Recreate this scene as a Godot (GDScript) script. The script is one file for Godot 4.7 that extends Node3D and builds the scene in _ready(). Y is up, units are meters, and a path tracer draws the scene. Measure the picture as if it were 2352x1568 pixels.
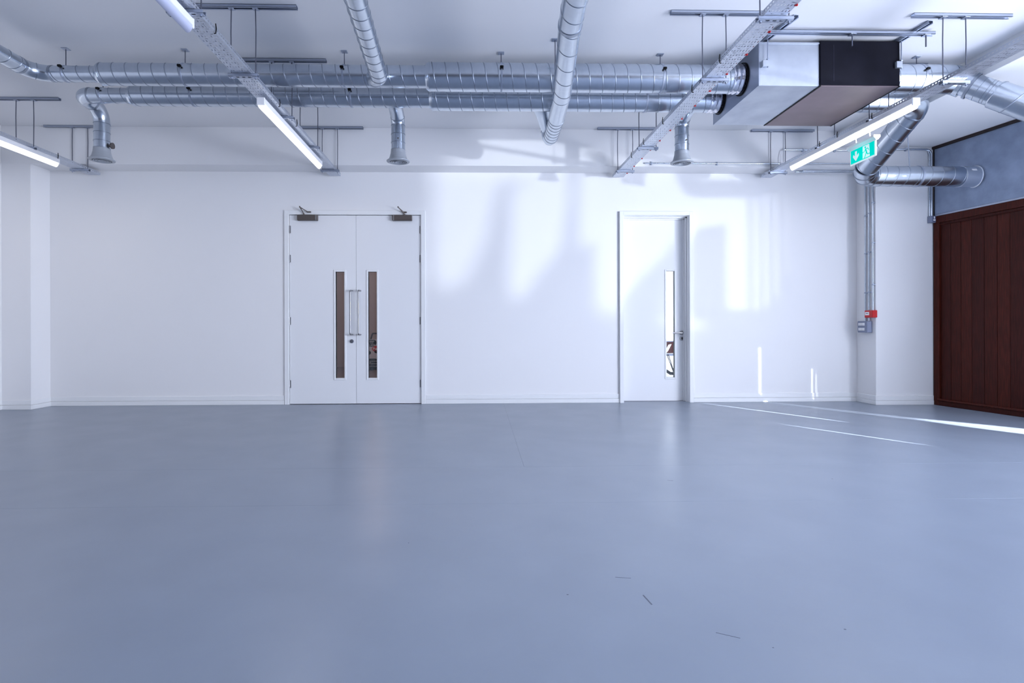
extends Node3D
# An empty white hall with grey vinyl floor, spiral ventilation ducts, cable trays and batten lights.

const HORIZON_Y := 0.82          # camera height
const CEIL := 2.88
const SOFFIT := 2.70             # lower ceiling along the right wall
const BEAM := 2.495              # underside of the beam on the back wall
const DUCT_Y := 2.695
const RIGHT_AT := Vector3(4.765, 0, 0.3)
const RIGHT_SLOPE := 0.155       # the right wall opens outwards
const GLARE_TURN := 40.0           # direction of the unseen glare that lights the back wall
const GLARE_RISE := 0.137

var used := {}
var M := {}

# ------------------------------------------------------------------ mesh building
class MB:
	var v := PackedVector3Array()
	var n := PackedVector3Array()
	var uv := PackedVector2Array()
	var idx := PackedInt32Array()

	func vert(p: Vector3, nn: Vector3, t := Vector2.ZERO) -> int:
		v.append(p); n.append(nn); uv.append(t)
		return v.size() - 1

	func tri_i(a: int, b: int, c: int) -> void:      # counter-clockwise from outside
		idx.append(a); idx.append(c); idx.append(b)

	func tri(a: Vector3, b: Vector3, c: Vector3, nn := Vector3.ZERO) -> void:
		var m := nn if nn != Vector3.ZERO else (b - a).cross(c - a).normalized()
		tri_i(vert(a, m), vert(b, m), vert(c, m))

	func quad(a: Vector3, b: Vector3, c: Vector3, d: Vector3, nn := Vector3.ZERO) -> void:
		var m := nn if nn != Vector3.ZERO else (b - a).cross(c - a).normalized()
		var i := vert(a, m, Vector2(0, 0))
		vert(b, m, Vector2(1, 0)); vert(c, m, Vector2(1, 1)); vert(d, m, Vector2(0, 1))
		tri_i(i, i + 1, i + 2); tri_i(i, i + 2, i + 3)

	# chamfered box from its centre, size and orientation
	func box(c: Vector3, s: Vector3, b := 0.0, basis := Basis.IDENTITY) -> MB:
		var h := s * 0.5
		b = minf(b, minf(h.x, minf(h.y, h.z)) * 0.8)
		var ax := [Vector3.RIGHT, Vector3.UP, Vector3.BACK]
		for k in 3:
			for sg: float in [-1.0, 1.0]:
				var nn: Vector3 = ax[k] * sg
				var u: Vector3 = ax[(k + 1) % 3]
				var w: Vector3 = ax[(k + 2) % 3]
				var hu: float = h[(k + 1) % 3] - b
				var hw: float = h[(k + 2) % 3] - b
				var o: Vector3 = nn * h[k]
				var p := [o - u * hu - w * hw, o + u * hu - w * hw, o + u * hu + w * hw, o - u * hu + w * hw]
				if sg < 0.0:
					p.reverse()
				quad(c + basis * p[0], c + basis * p[1], c + basis * p[2], c + basis * p[3], basis * nn)
		if b <= 0.0:
			return self
		for k in 3:
			var u: Vector3 = ax[k]
			var a1: Vector3 = ax[(k + 1) % 3]
			var a2: Vector3 = ax[(k + 2) % 3]
			var hu: float = h[k] - b
			var h1: float = h[(k + 1) % 3]
			var h2: float = h[(k + 2) % 3]
			for s1: float in [-1.0, 1.0]:
				for s2: float in [-1.0, 1.0]:
					var nn: Vector3 = (a1 * s1 + a2 * s2).normalized()
					var e1: Vector3 = a1 * s1 * h1 + a2 * s2 * (h2 - b)
					var e2: Vector3 = a1 * s1 * (h1 - b) + a2 * s2 * h2
					var p := [e1 - u * hu, e1 + u * hu, e2 + u * hu, e2 - u * hu]
					if (p[1] - p[0]).cross(p[2] - p[0]).dot(nn) < 0.0:
						p.reverse()
					quad(c + basis * p[0], c + basis * p[1], c + basis * p[2], c + basis * p[3], basis * nn)
		for sx: float in [-1.0, 1.0]:
			for sy: float in [-1.0, 1.0]:
				for sz: float in [-1.0, 1.0]:
					var g := Vector3(sx, sy, sz)
					var p := [Vector3(sx * h.x, sy * (h.y - b), sz * (h.z - b)), Vector3(sx * (h.x - b), sy * h.y, sz * (h.z - b)), Vector3(sx * (h.x - b), sy * (h.y - b), sz * h.z)]
					if (p[1] - p[0]).cross(p[2] - p[0]).dot(g) < 0.0:
						p.reverse()
					tri(c + basis * p[0], c + basis * p[1], c + basis * p[2], basis * g.normalized())
		return self

	func span(a: Vector3, b: Vector3, bev := 0.0) -> MB:      # box between two corners
		return box((a + b) * 0.5, (b - a).abs(), bev)

	# round tube along a polyline; radii one number or one per point
	func tube(path: Array, radii, seg := 16, caps := true) -> MB:
		var count := path.size()
		var up := Vector3.UP
		var d0: Vector3 = (path[1] - path[0]).normalized()
		if absf(d0.dot(up)) > 0.9:
			up = Vector3.RIGHT
		var side := d0.cross(up).normalized()
		var rows := []
		var len := 0.0
		for i in count:
			var t: Vector3
			if i == 0:
				t = path[1] - path[0]
			elif i == count - 1:
				t = path[i] - path[i - 1]
			else:
				t = (path[i + 1] - path[i]).normalized() + (path[i] - path[i - 1]).normalized()
			t = t.normalized()
			side = (side - t * side.dot(t)).normalized()
			var o := t.cross(side).normalized()
			var r: float = radii if radii is float else radii[i]
			if i > 0:
				len += (path[i] - path[i - 1]).length()
			var slope := 0.0
			if not radii is float:
				var j0 := maxi(i - 1, 0)
				var j1 := mini(i + 1, count - 1)
				var dl: float = (path[j1] - path[j0]).length()
				slope = -(radii[j1] - radii[j0]) / maxf(dl, 1e-5)
			var row := []
			for k in seg + 1:
				var a := TAU * k / seg
				var dir := side * cos(a) + o * sin(a)
				row.append(vert(path[i] + dir * r, (dir + t * slope).normalized(), Vector2(len, float(k) / seg)))
			rows.append(row)
			if caps and (i == 0 or i == count - 1):
				var nn := -t if i == 0 else t
				var c := vert(path[i], nn)
				for k in seg:
					var p0 := vert(v[row[k]], nn)
					var p1 := vert(v[row[k + 1]], nn)
					if i == 0:
						tri_i(c, p1, p0)
					else:
						tri_i(c, p0, p1)
		for i in count - 1:
			for k in seg:
				var a: int = rows[i][k]
				var b: int = rows[i][k + 1]
				var c: int = rows[i + 1][k + 1]
				var d: int = rows[i + 1][k]
				tri_i(a, b, c); tri_i(a, c, d)
		return self

	# raised seam that winds round a straight duct
	func seam(a: Vector3, b: Vector3, r: float, pitch: float, phase := 0.0, w := 0.0045, hgt := 0.003, hand := 1.0) -> MB:
		var t := (b - a).normalized()
		var up := Vector3.UP if absf(t.y) < 0.9 else Vector3.RIGHT
		var s := t.cross(up).normalized()
		var o := s.cross(t).normalized()
		var len := (b - a).length()
		var steps := int(ceilf(len / pitch * 28.0))
		var last := []
		for i in steps + 1:
			var x := len * i / steps
			var ang := hand * TAU * (x / pitch) + phase
			var dir := s * cos(ang) + o * sin(ang)
			var c := a + t * x
			var row := []
			for q in [[-w, 0.0, -0.8], [-w * 0.35, hgt, -0.3], [w * 0.35, hgt, 0.3], [w, 0.0, 0.8]]:
				var along := clampf(x + q[0], 0.0, len)
				row.append(vert(a + t * along + dir * (r - 0.0003 + q[1]), (dir + t * q[2]).normalized()))
			if i > 0:
				for k in 3:
					if hand > 0.0:
						tri_i(last[k], last[k + 1], row[k + 1]); tri_i(last[k], row[k + 1], row[k])
					else:
						tri_i(last[k], row[k + 1], last[k + 1]); tri_i(last[k], row[k], row[k + 1])
			last = row
		return self

	# surface of revolution round an axis through "at"; profile is [radius, height along axis]
	func lathe(at: Vector3, axis: Vector3, prof: Array, seg := 32) -> MB:
		axis = axis.normalized()
		var up := Vector3.UP if absf(axis.y) < 0.9 else Vector3.RIGHT
		var s := axis.cross(up).normalized()
		var o := axis.cross(s).normalized()
		for i in prof.size() - 1:
			var p: Array = prof[i]
			var q: Array = prof[i + 1]
			var dr: float = q[0] - p[0]
			var dh: float = q[1] - p[1]
			var l := sqrt(dr * dr + dh * dh)
			if l < 1e-6:
				continue
			for k in seg:
				var a0 := TAU * k / seg
				var a1 := TAU * (k + 1) / seg
				var d0 := s * cos(a0) + o * sin(a0)
				var d1 := s * cos(a1) + o * sin(a1)
				var n0 := (d0 * dh - axis * dr) / l
				var n1 := (d1 * dh - axis * dr) / l
				var i0 := vert(at + d0 * p[0] + axis * p[1], n0)
				var i1 := vert(at + d1 * p[0] + axis * p[1], n1)
				var i2 := vert(at + d1 * q[0] + axis * q[1], n1)
				var i3 := vert(at + d0 * q[0] + axis * q[1], n0)
				tri_i(i0, i1, i2); tri_i(i0, i2, i3)
		return self

	# a flat plate: polygon in the plane (u, w) through o, thickness along u x w
	func plate(o: Vector3, u: Vector3, w: Vector3, pts: PackedVector2Array, thick: float) -> MB:
		if Geometry2D.is_polygon_clockwise(pts):
			pts = pts.duplicate(); pts.reverse()
		var nn := u.cross(w).normalized()
		var ids := Geometry2D.triangulate_polygon(pts)
		for i in range(0, ids.size(), 3):
			var a := o + u * pts[ids[i]].x + w * pts[ids[i]].y
			var b := o + u * pts[ids[i + 1]].x + w * pts[ids[i + 1]].y
			var c := o + u * pts[ids[i + 2]].x + w * pts[ids[i + 2]].y
			if (b - a).cross(c - a).dot(nn) < 0.0:
				var t := b
				b = c; c = t
			tri(a + nn * thick, b + nn * thick, c + nn * thick, nn)
			tri(a, c, b, -nn)
		for i in pts.size():
			var a := o + u * pts[i].x + w * pts[i].y
			var j := (i + 1) % pts.size()
			var b := o + u * pts[j].x + w * pts[j].y
			quad(a, b, b + nn * thick, a + nn * thick)
		return self

	# rectangle x0..x1, z0..z1 in the plane (o, u, w) with a rounded slot in it
	func slotted(o: Vector3, u: Vector3, w: Vector3, x0: float, x1: float, z0: float, z1: float, cx: float, cz: float, hx: float, hz: float) -> void:
		var nn := u.cross(w).normalized()
		var f := 0.42
		var cut := minf(hx, hz) * f * 1.6
		var hole := [Vector2(cx + hx, cz - hz + cut), Vector2(cx + hx, cz + hz - cut), Vector2(cx + hx - cut, cz + hz), Vector2(cx - hx + cut, cz + hz), Vector2(cx - hx, cz + hz - cut), Vector2(cx - hx, cz - hz + cut), Vector2(cx - hx + cut, cz - hz), Vector2(cx + hx - cut, cz - hz)]
		var rim := [Vector2(x1, z0), Vector2(x1, z1), Vector2(x1, z1), Vector2(x0, z1), Vector2(x0, z1), Vector2(x0, z0), Vector2(x0, z0), Vector2(x1, z0)]
		for i in 8:
			var j := (i + 1) % 8
			var a: Vector3 = o + u * rim[i].x + w * rim[i].y
			var b: Vector3 = o + u * rim[j].x + w * rim[j].y
			var c: Vector3 = o + u * hole[j].x + w * hole[j].y
			var d: Vector3 = o + u * hole[i].x + w * hole[i].y
			if (a - b).length() < 1e-6:
				tri(a, c, d, nn)
			else:
				quad(a, b, c, d, nn)

	func mesh() -> ArrayMesh:
		var arr := []
		arr.resize(Mesh.ARRAY_MAX)
		arr[Mesh.ARRAY_VERTEX] = v
		arr[Mesh.ARRAY_NORMAL] = n
		arr[Mesh.ARRAY_TEX_UV] = uv
		arr[Mesh.ARRAY_INDEX] = idx
		var m := ArrayMesh.new()
		m.add_surface_from_arrays(Mesh.PRIMITIVE_TRIANGLES, arr)
		return m

func mb() -> MB:
	return MB.new()

# ------------------------------------------------------------------ objects, parts, labels
func numbered(called: String) -> String:
	if not used.has(called):
		used[called] = 0
		return called
	used[called] += 1
	return "%s_%03d" % [called, used[called]]

func tag(o: Node, label: String, category := "", group := "", kind := "") -> void:
	o.set_meta("label", label)
	if category: o.set_meta("category", category)
	if group: o.set_meta("group", group)
	if kind: o.set_meta("kind", kind)

func thing(called: String, label: String, category: String, at := Vector3.ZERO, group := "", kind := "") -> Node3D:
	var o := Node3D.new()
	o.name = numbered(called)
	add_child(o)
	o.position = at
	tag(o, label, category, group, kind)
	return o

func part(called: String, m, mat: Material, parent: Node, at := Vector3.ZERO) -> MeshInstance3D:
	var o := MeshInstance3D.new()
	o.name = called
	o.mesh = m.mesh() if m is MB else m
	o.material_override = mat
	parent.add_child(o, true)
	o.position = at
	return o

func single(called: String, m: MB, mat: Material, label: String, category: String, group := "", kind := "") -> MeshInstance3D:
	var o := part(numbered(called), m, mat, self)
	tag(o, label, category, group, kind)
	return o

# ------------------------------------------------------------------ materials
func noise_tex(freq: float, lo: Color, hi: Color, sd := 1, size := 512, normal := false, bump := 2.0, octaves := 4) -> NoiseTexture2D:
	var f := FastNoiseLite.new()
	f.seed = sd
	f.noise_type = FastNoiseLite.TYPE_SIMPLEX_SMOOTH
	f.frequency = freq
	f.fractal_octaves = octaves
	var t := NoiseTexture2D.new()
	t.width = size; t.height = size
	t.seamless = true
	t.noise = f
	t.as_normal_map = normal
	t.bump_strength = bump
	if not normal:
		var g := Gradient.new()
		g.set_color(0, lo); g.set_color(1, hi)
		t.color_ramp = g
	return t

func mat(c: Color, rough := 0.5, metal := 0.0, spec := 0.5) -> StandardMaterial3D:
	var m := StandardMaterial3D.new()
	m.albedo_color = c
	m.roughness = rough
	m.metallic = metal
	m.metallic_specular = spec
	return m

func tri_tex(m: StandardMaterial3D, scale: float) -> StandardMaterial3D:
	m.uv1_triplanar = true
	m.uv1_world_triplanar = true
	m.uv1_scale = Vector3.ONE * scale
	return m

func glow(c: Color, e: float) -> StandardMaterial3D:
	var m := mat(Color(0.9, 0.9, 0.9), 0.4)
	m.emission_enabled = true
	m.emission = c
	m.emission_energy_multiplier = e
	return m

func materials() -> void:
	M.wall = tri_tex(mat(Color(0.93, 0.93, 0.935), 0.62, 0.0, 0.35), 0.9)
	M.wall.normal_enabled = true
	M.wall.normal_texture = noise_tex(0.05, Color.BLACK, Color.WHITE, 4, 512, true, 1.2)
	M.wall.normal_scale = 0.05
	M.door = mat(Color(0.92, 0.925, 0.935), 0.4, 0.0, 0.4)
	M.gloss = mat(Color(0.93, 0.935, 0.94), 0.32, 0.0, 0.45)
	M.floor = tri_tex(mat(Color(0.535, 0.575, 0.635), 0.36, 0.0, 0.5), 0.35)
	M.floor.albedo_texture = noise_tex(0.006, Color(0.965, 0.965, 0.968), Color(1, 1, 1), 7, 1024, false, 1, 6)
	M.floor.roughness_texture = noise_tex(0.012, Color(0.86, 0.86, 0.86), Color(1, 1, 1), 8, 512)
	M.floor.normal_enabled = true
	M.floor.normal_texture = noise_tex(0.02, Color.BLACK, Color.WHITE, 9, 512, true, 1.0)
	M.floor.normal_scale = 0.05
	M.seam = mat(Color(0.55, 0.56, 0.6), 0.55)
	M.galv = tri_tex(mat(Color(0.80, 0.83, 0.87), 1.0, 1.0), 2.3)
	M.galv.albedo_texture = noise_tex(0.02, Color(0.95, 0.955, 0.96), Color(1, 1, 1), 11, 512)
	M.galv.roughness_texture = noise_tex(0.015, Color(0.25, 0.25, 0.25), Color(0.275, 0.275, 0.275), 12, 512)
	M.seam_metal = mat(Color(0.62, 0.65, 0.7), 0.34, 1.0)
	M.tray = tri_tex(mat(Color(0.82, 0.84, 0.88), 1.0, 0.9), 3.0)
	M.tray.roughness_texture = noise_tex(0.02, Color(0.36, 0.36, 0.36), Color(0.52, 0.52, 0.52), 13, 256)
	M.strut = mat(Color(0.70, 0.73, 0.79), 0.42, 0.9)
	M.rod = mat(Color(0.42, 0.43, 0.48), 0.4, 0.9)
	M.steel = mat(Color(0.64, 0.64, 0.65), 0.34, 1.0)
	M.dark_steel = mat(Color(0.40, 0.37, 0.36), 0.42, 0.5)
	M.panel_metal = tri_tex(mat(Color(0.76, 0.785, 0.82), 1.0, 0.75), 1.2)
	M.panel_metal.albedo_texture = noise_tex(0.006, Color(0.9, 0.9, 0.92), Color(1, 1, 1), 15, 512, false, 1, 6)
	M.panel_metal.roughness_texture = noise_tex(0.01, Color(0.4, 0.4, 0.4), Color(0.6, 0.6, 0.6), 16, 256)
	M.rubber = tri_tex(mat(Color(0.085, 0.085, 0.13), 0.85, 0.0, 0.3), 1.6)
	M.rubber.albedo_texture = noise_tex(0.012, Color(0.8, 0.8, 0.82), Color(1, 1, 1), 17, 256)
	M.taupe = tri_tex(mat(Color(0.50, 0.44, 0.46), 0.5, 0.0, 0.4), 1.1)
	M.taupe.albedo_texture = noise_tex(0.008, Color(0.9, 0.9, 0.9), Color(1, 1, 1), 18, 256)
	M.black = mat(Color(0.02, 0.02, 0.03), 0.55, 0.0, 0.3)
	M.sleeve = mat(Color(0.88, 0.9, 0.93), 0.3, 0.9)
	M.foil = mat(Color(0.92, 0.92, 0.95), 0.18, 1.0)
	M.foil.normal_enabled = true
	M.foil.normal_texture = noise_tex(0.012, Color.BLACK, Color.WHITE, 19, 512, true, 6.0, 3)
	tri_tex(M.foil, 3.5)
	M.white = mat(Color(0.95, 0.95, 0.96), 0.35)
	M.lens_off = mat(Color(0.78, 0.8, 0.9), 0.3)
	M.lens = glow(Color(1.0, 0.985, 0.965), 2.6)
	M.green = glow(Color(0.0, 0.90, 0.84), 0.8)  # part of the sign brightness is put in as emission
	M.green.albedo_color = Color(0.0, 0.45, 0.42)
	M.green.metallic_specular = 0.08
	M.green.roughness = 0.7
	M.sign_white = glow(Color(0.95, 1, 1), 0.35)
	M.red = mat(Color(0.78, 0.02, 0.06), 0.35)
	M.grey_box = mat(Color(0.50, 0.53, 0.62), 0.45)
	M.diffuser = mat(Color(0.66, 0.68, 0.71), 0.4, 0.2)
	M.glass = mat(Color(0.9, 0.95, 1.0, 0.03), 0.02)
	M.glass.metallic_specular = 0.28
	M.glass.transparency = BaseMaterial3D.TRANSPARENCY_ALPHA
	M.plaster = tri_tex(mat(Color(0.63, 0.68, 0.77), 0.75, 0.0, 0.3), 0.9)
	M.plaster.albedo_texture = noise_tex(0.01, Color(0.84, 0.85, 0.86), Color(1, 1, 1), 21, 512, false, 1, 6)
	M.plaster.normal_enabled = true
	M.plaster.normal_texture = noise_tex(0.018, Color.BLACK, Color.WHITE, 22, 512, true, 3.0)
	M.plaster.normal_scale = 0.35
	for k in 3:
		M["wood%d" % k] = wood([Color(0.33, 0.125, 0.085), Color(0.30, 0.11, 0.08), Color(0.35, 0.135, 0.09)][k], 30 + k)
	M.trim_wood = wood(Color(0.34, 0.13, 0.085), 35)
	M.unseen_screen = glow(Color(0.86, 0.92, 1.0), 0.5)  # glow of the unseen window screen, standing for daylight behind it
	M.corridor = mat(Color(0.74, 0.70, 0.70), 0.7)
	M.corridor_floor = mat(Color(0.5, 0.46, 0.46), 0.5)
	M.next_room = mat(Color(0.93, 0.94, 0.96), 0.6)

func wood(c: Color, sd: int) -> StandardMaterial3D:
	var m := mat(c, 0.5, 0.0, 0.3)
	m.albedo_texture = noise_tex(0.02, Color(0.62, 0.58, 0.56), Color(1, 1, 1), sd, 512, false, 1, 5)
	m.uv1_triplanar = true
	m.uv1_world_triplanar = true
	m.uv1_scale = Vector3(7.0, 0.45, 7.0)
	return m

# ------------------------------------------------------------------ geometry helpers
func arc(a: Vector3, corner: Vector3, b: Vector3, r: float, steps := 8) -> Array:
	# points that round the corner of a, corner, b with radius r
	var d0 := (a - corner).normalized()
	var d1 := (b - corner).normalized()
	var ang := acos(clampf(d0.dot(d1), -1, 1))
	var cutlen := r / tan(ang * 0.5)
	var c := corner + (d0 + d1).normalized() * (r / sin(ang * 0.5))
	var p0 := corner + d0 * cutlen - c
	var p1 := corner + d1 * cutlen - c
	var out := []
	for i in steps + 1:
		out.append(c + p0.slerp(p1, float(i) / steps))
	return out

func band(at: Vector3, axis: Vector3, r: float, w := 0.03, lift := 0.003) -> MB:
	return mb().lathe(at, axis, [[r - 0.002, -w * 0.5], [r + lift, -w * 0.5 + 0.001], [r + lift, w * 0.5 - 0.001], [r - 0.002, w * 0.5]], 40)

func straight_duct(o: Node, a: Vector3, b: Vector3, r: float, phase := 0.0, pitch := 0.095, hand := 1.0) -> void:
	part("duct_section", mb().tube([a, b], r, 48, true), M.galv, o)
	part("spiral_seam", mb().seam(a, b, r, pitch, phase, 0.0042, 0.0026, hand), M.seam_metal, o)

func right_x(z: float) -> float:
	return RIGHT_AT.x + RIGHT_SLOPE * (z - RIGHT_AT.z)

# ------------------------------------------------------------------ scene
func _ready() -> void:
	camera_and_light()
	materials()
	shell()
	window_wall()
	doors()
	beyond()
	ducts()
	air_unit()
	trays()
	lamps()
	exit_sign()
	conduits()

func camera_and_light() -> void:
	var cam := Camera3D.new()
	cam.name = "camera"
	add_child(cam)
	cam.position = Vector3(0, HORIZON_Y, 6.078)
	cam.rotation = Vector3(0, -atan(32.0 / 1290.0), 0)
	cam.rotate_object_local(Vector3.BACK, -0.0026)
	cam.near = 0.05
	cam.far = 200.0
	cam.projection = Camera3D.PROJECTION_FRUSTUM
	cam.size = 1568.0 / 1290.0 * cam.near
	cam.frustum_offset = Vector2(44.0, -32.0) / 1290.0 * cam.near
	cam.current = true

	var env := Environment.new()
	var sky := Sky.new()
	var sm := ProceduralSkyMaterial.new()
	sm.sky_top_color = Color(0.45, 0.62, 0.95)
	sm.sky_horizon_color = Color(0.82, 0.9, 1.0)
	sm.ground_horizon_color = Color(0.7, 0.74, 0.8)
	sm.ground_bottom_color = Color(0.5, 0.52, 0.56)
	sky.sky_material = sm
	env.sky = sky
	env.background_mode = Environment.BG_SKY
	env.background_energy_multiplier = 1.0
	env.tonemap_mode = Environment.TONE_MAPPER_LINEAR
	env.tonemap_exposure = 1.0
	env.sdfgi_enabled = true
	env.ssao_enabled = true
	env.ssil_enabled = true
	var we := WorldEnvironment.new()
	we.name = "environment"
	we.environment = env
	add_child(we)

	# unseen glare out of view at right, placed to light patches on the wall
	var glare := DirectionalLight3D.new()
	glare.name = "unseen_glare"
	glare.light_color = Color(0.93, 0.96, 1.0)
	glare.light_energy = 0.42
	glare.light_angular_distance = 1.5
	glare.shadow_enabled = true
	glare.sky_mode = DirectionalLight3D.SKY_MODE_LIGHT_ONLY
	add_child(glare)
	var from := Vector3(sin(deg_to_rad(GLARE_TURN)), 0, cos(deg_to_rad(GLARE_TURN)))
	from.y = -GLARE_RISE * from.z
	glare.look_at_from_position(Vector3.ZERO, -from)

	# unseen window light at the right, placed to light the back wall
	var day := AreaLight3D.new()
	day.name = "unseen_window_light"
	day.light_color = Color(0.895, 0.925, 1.0)
	day.light_energy = 57.0
	day.area_size = Vector2(5.8, 2.4)
	day.area_range = 40.0
	day.area_attenuation = 2.0
	day.shadow_enabled = true
	add_child(day)
	var nrm := Vector3(-1, 0, RIGHT_SLOPE).normalized()
	var mid := Vector3(right_x(6.25), 1.3, 6.25) + nrm * 0.06
	day.look_at_from_position(mid, mid + nrm)

	# unseen light from below, out of view, placed to brighten the ceiling
	var uplight := AreaLight3D.new()
	uplight.name = "unseen_uplight"
	uplight.light_color = Color(0.895, 0.92, 1.0)
	uplight.light_energy = 13.0
	uplight.area_size = Vector2(6.2, 0.7)
	uplight.area_range = 40.0
	uplight.area_attenuation = 2.0
	uplight.shadow_enabled = true
	add_child(uplight)
	var low := Vector3(right_x(5.6), 0.55, 5.6) + nrm * 0.35
	uplight.look_at_from_position(low, low + nrm + Vector3.UP * 0.8)

	# unseen narrow spotlights, placed to lay bright streaks on floor and wall
	# x, z, elevation, azimuth, half angle, energy, width and height of the gap in the screen
	for g in [[2.82, 0.76, 5.8, 31.0, 0.6, 2500.0, 0.044, 0.046], [2.84, 1.87, 5.8, 32.0, 0.5, 2300.0, 0.04, 0.033], [3.75, 0.95, 4.0, 33.5, 0.8, 2600.0, 0.04, 0.075], [3.36, 2.67, 5.5, 29.0, 0.5, 2000.0, 0.04, 0.022], [4.52, 2.25, 9.0, 31.0, 2.0, 1600.0, 0.6, 0.24], [4.06, 0.62, 5.0, 39.0, 0.7, 420.0, 0.025, 0.06]]:
		glint(Vector3(g[0], 0, g[1]), g[2], g[3], g[4], g[5], Vector2(g[6], g[7]))
	glint(Vector3(3.075, 0.335, 0.0), 3.0, 31.0, 2.4, 42.0, Vector2(0.045, 0.20))
	glint(Vector3(3.655, 0.19, 0.0), 3.0, 31.0, 1.8, 70.0, Vector2(0.036, 0.17))
	glint(Vector3(3.612, 0.16, 0.0), 3.0, 31.0, 1.6, 60.0, Vector2(0.028, 0.14))

var slits := []

func glint(to: Vector3, el: float, az: float, half: float, energy: float, gap: Vector2) -> void:
	var e := deg_to_rad(el)
	var a := deg_to_rad(az)
	var dir := Vector3(sin(a) * cos(e), sin(e), cos(a) * cos(e))
	var s := SpotLight3D.new()
	s.name = numbered("unseen_streak_spot")
	add_child(s)
	s.light_color = Color(0.97, 0.98, 1.0)
	s.spot_angle = half
	s.spot_range = 30.0
	s.spot_attenuation = 2.0
	s.spot_angle_attenuation = 0.25
	s.light_size = 0.01
	s.shadow_enabled = true
	# where the ray passes the right wall
	var t := (RIGHT_AT.x + RIGHT_SLOPE * (to.z - RIGHT_AT.z) - to.x) / (dir.x - RIGHT_SLOPE * dir.z)
	var away := t + 3.2
	s.light_energy = energy * pow(away / 6.0, 2.0)
	s.look_at_from_position(to + dir * away, to)
	var out := 0.12 / (dir.dot(Vector3(1, 0, -RIGHT_SLOPE).normalized()))
	slits.append([to + dir * (t + out), gap])

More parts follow.
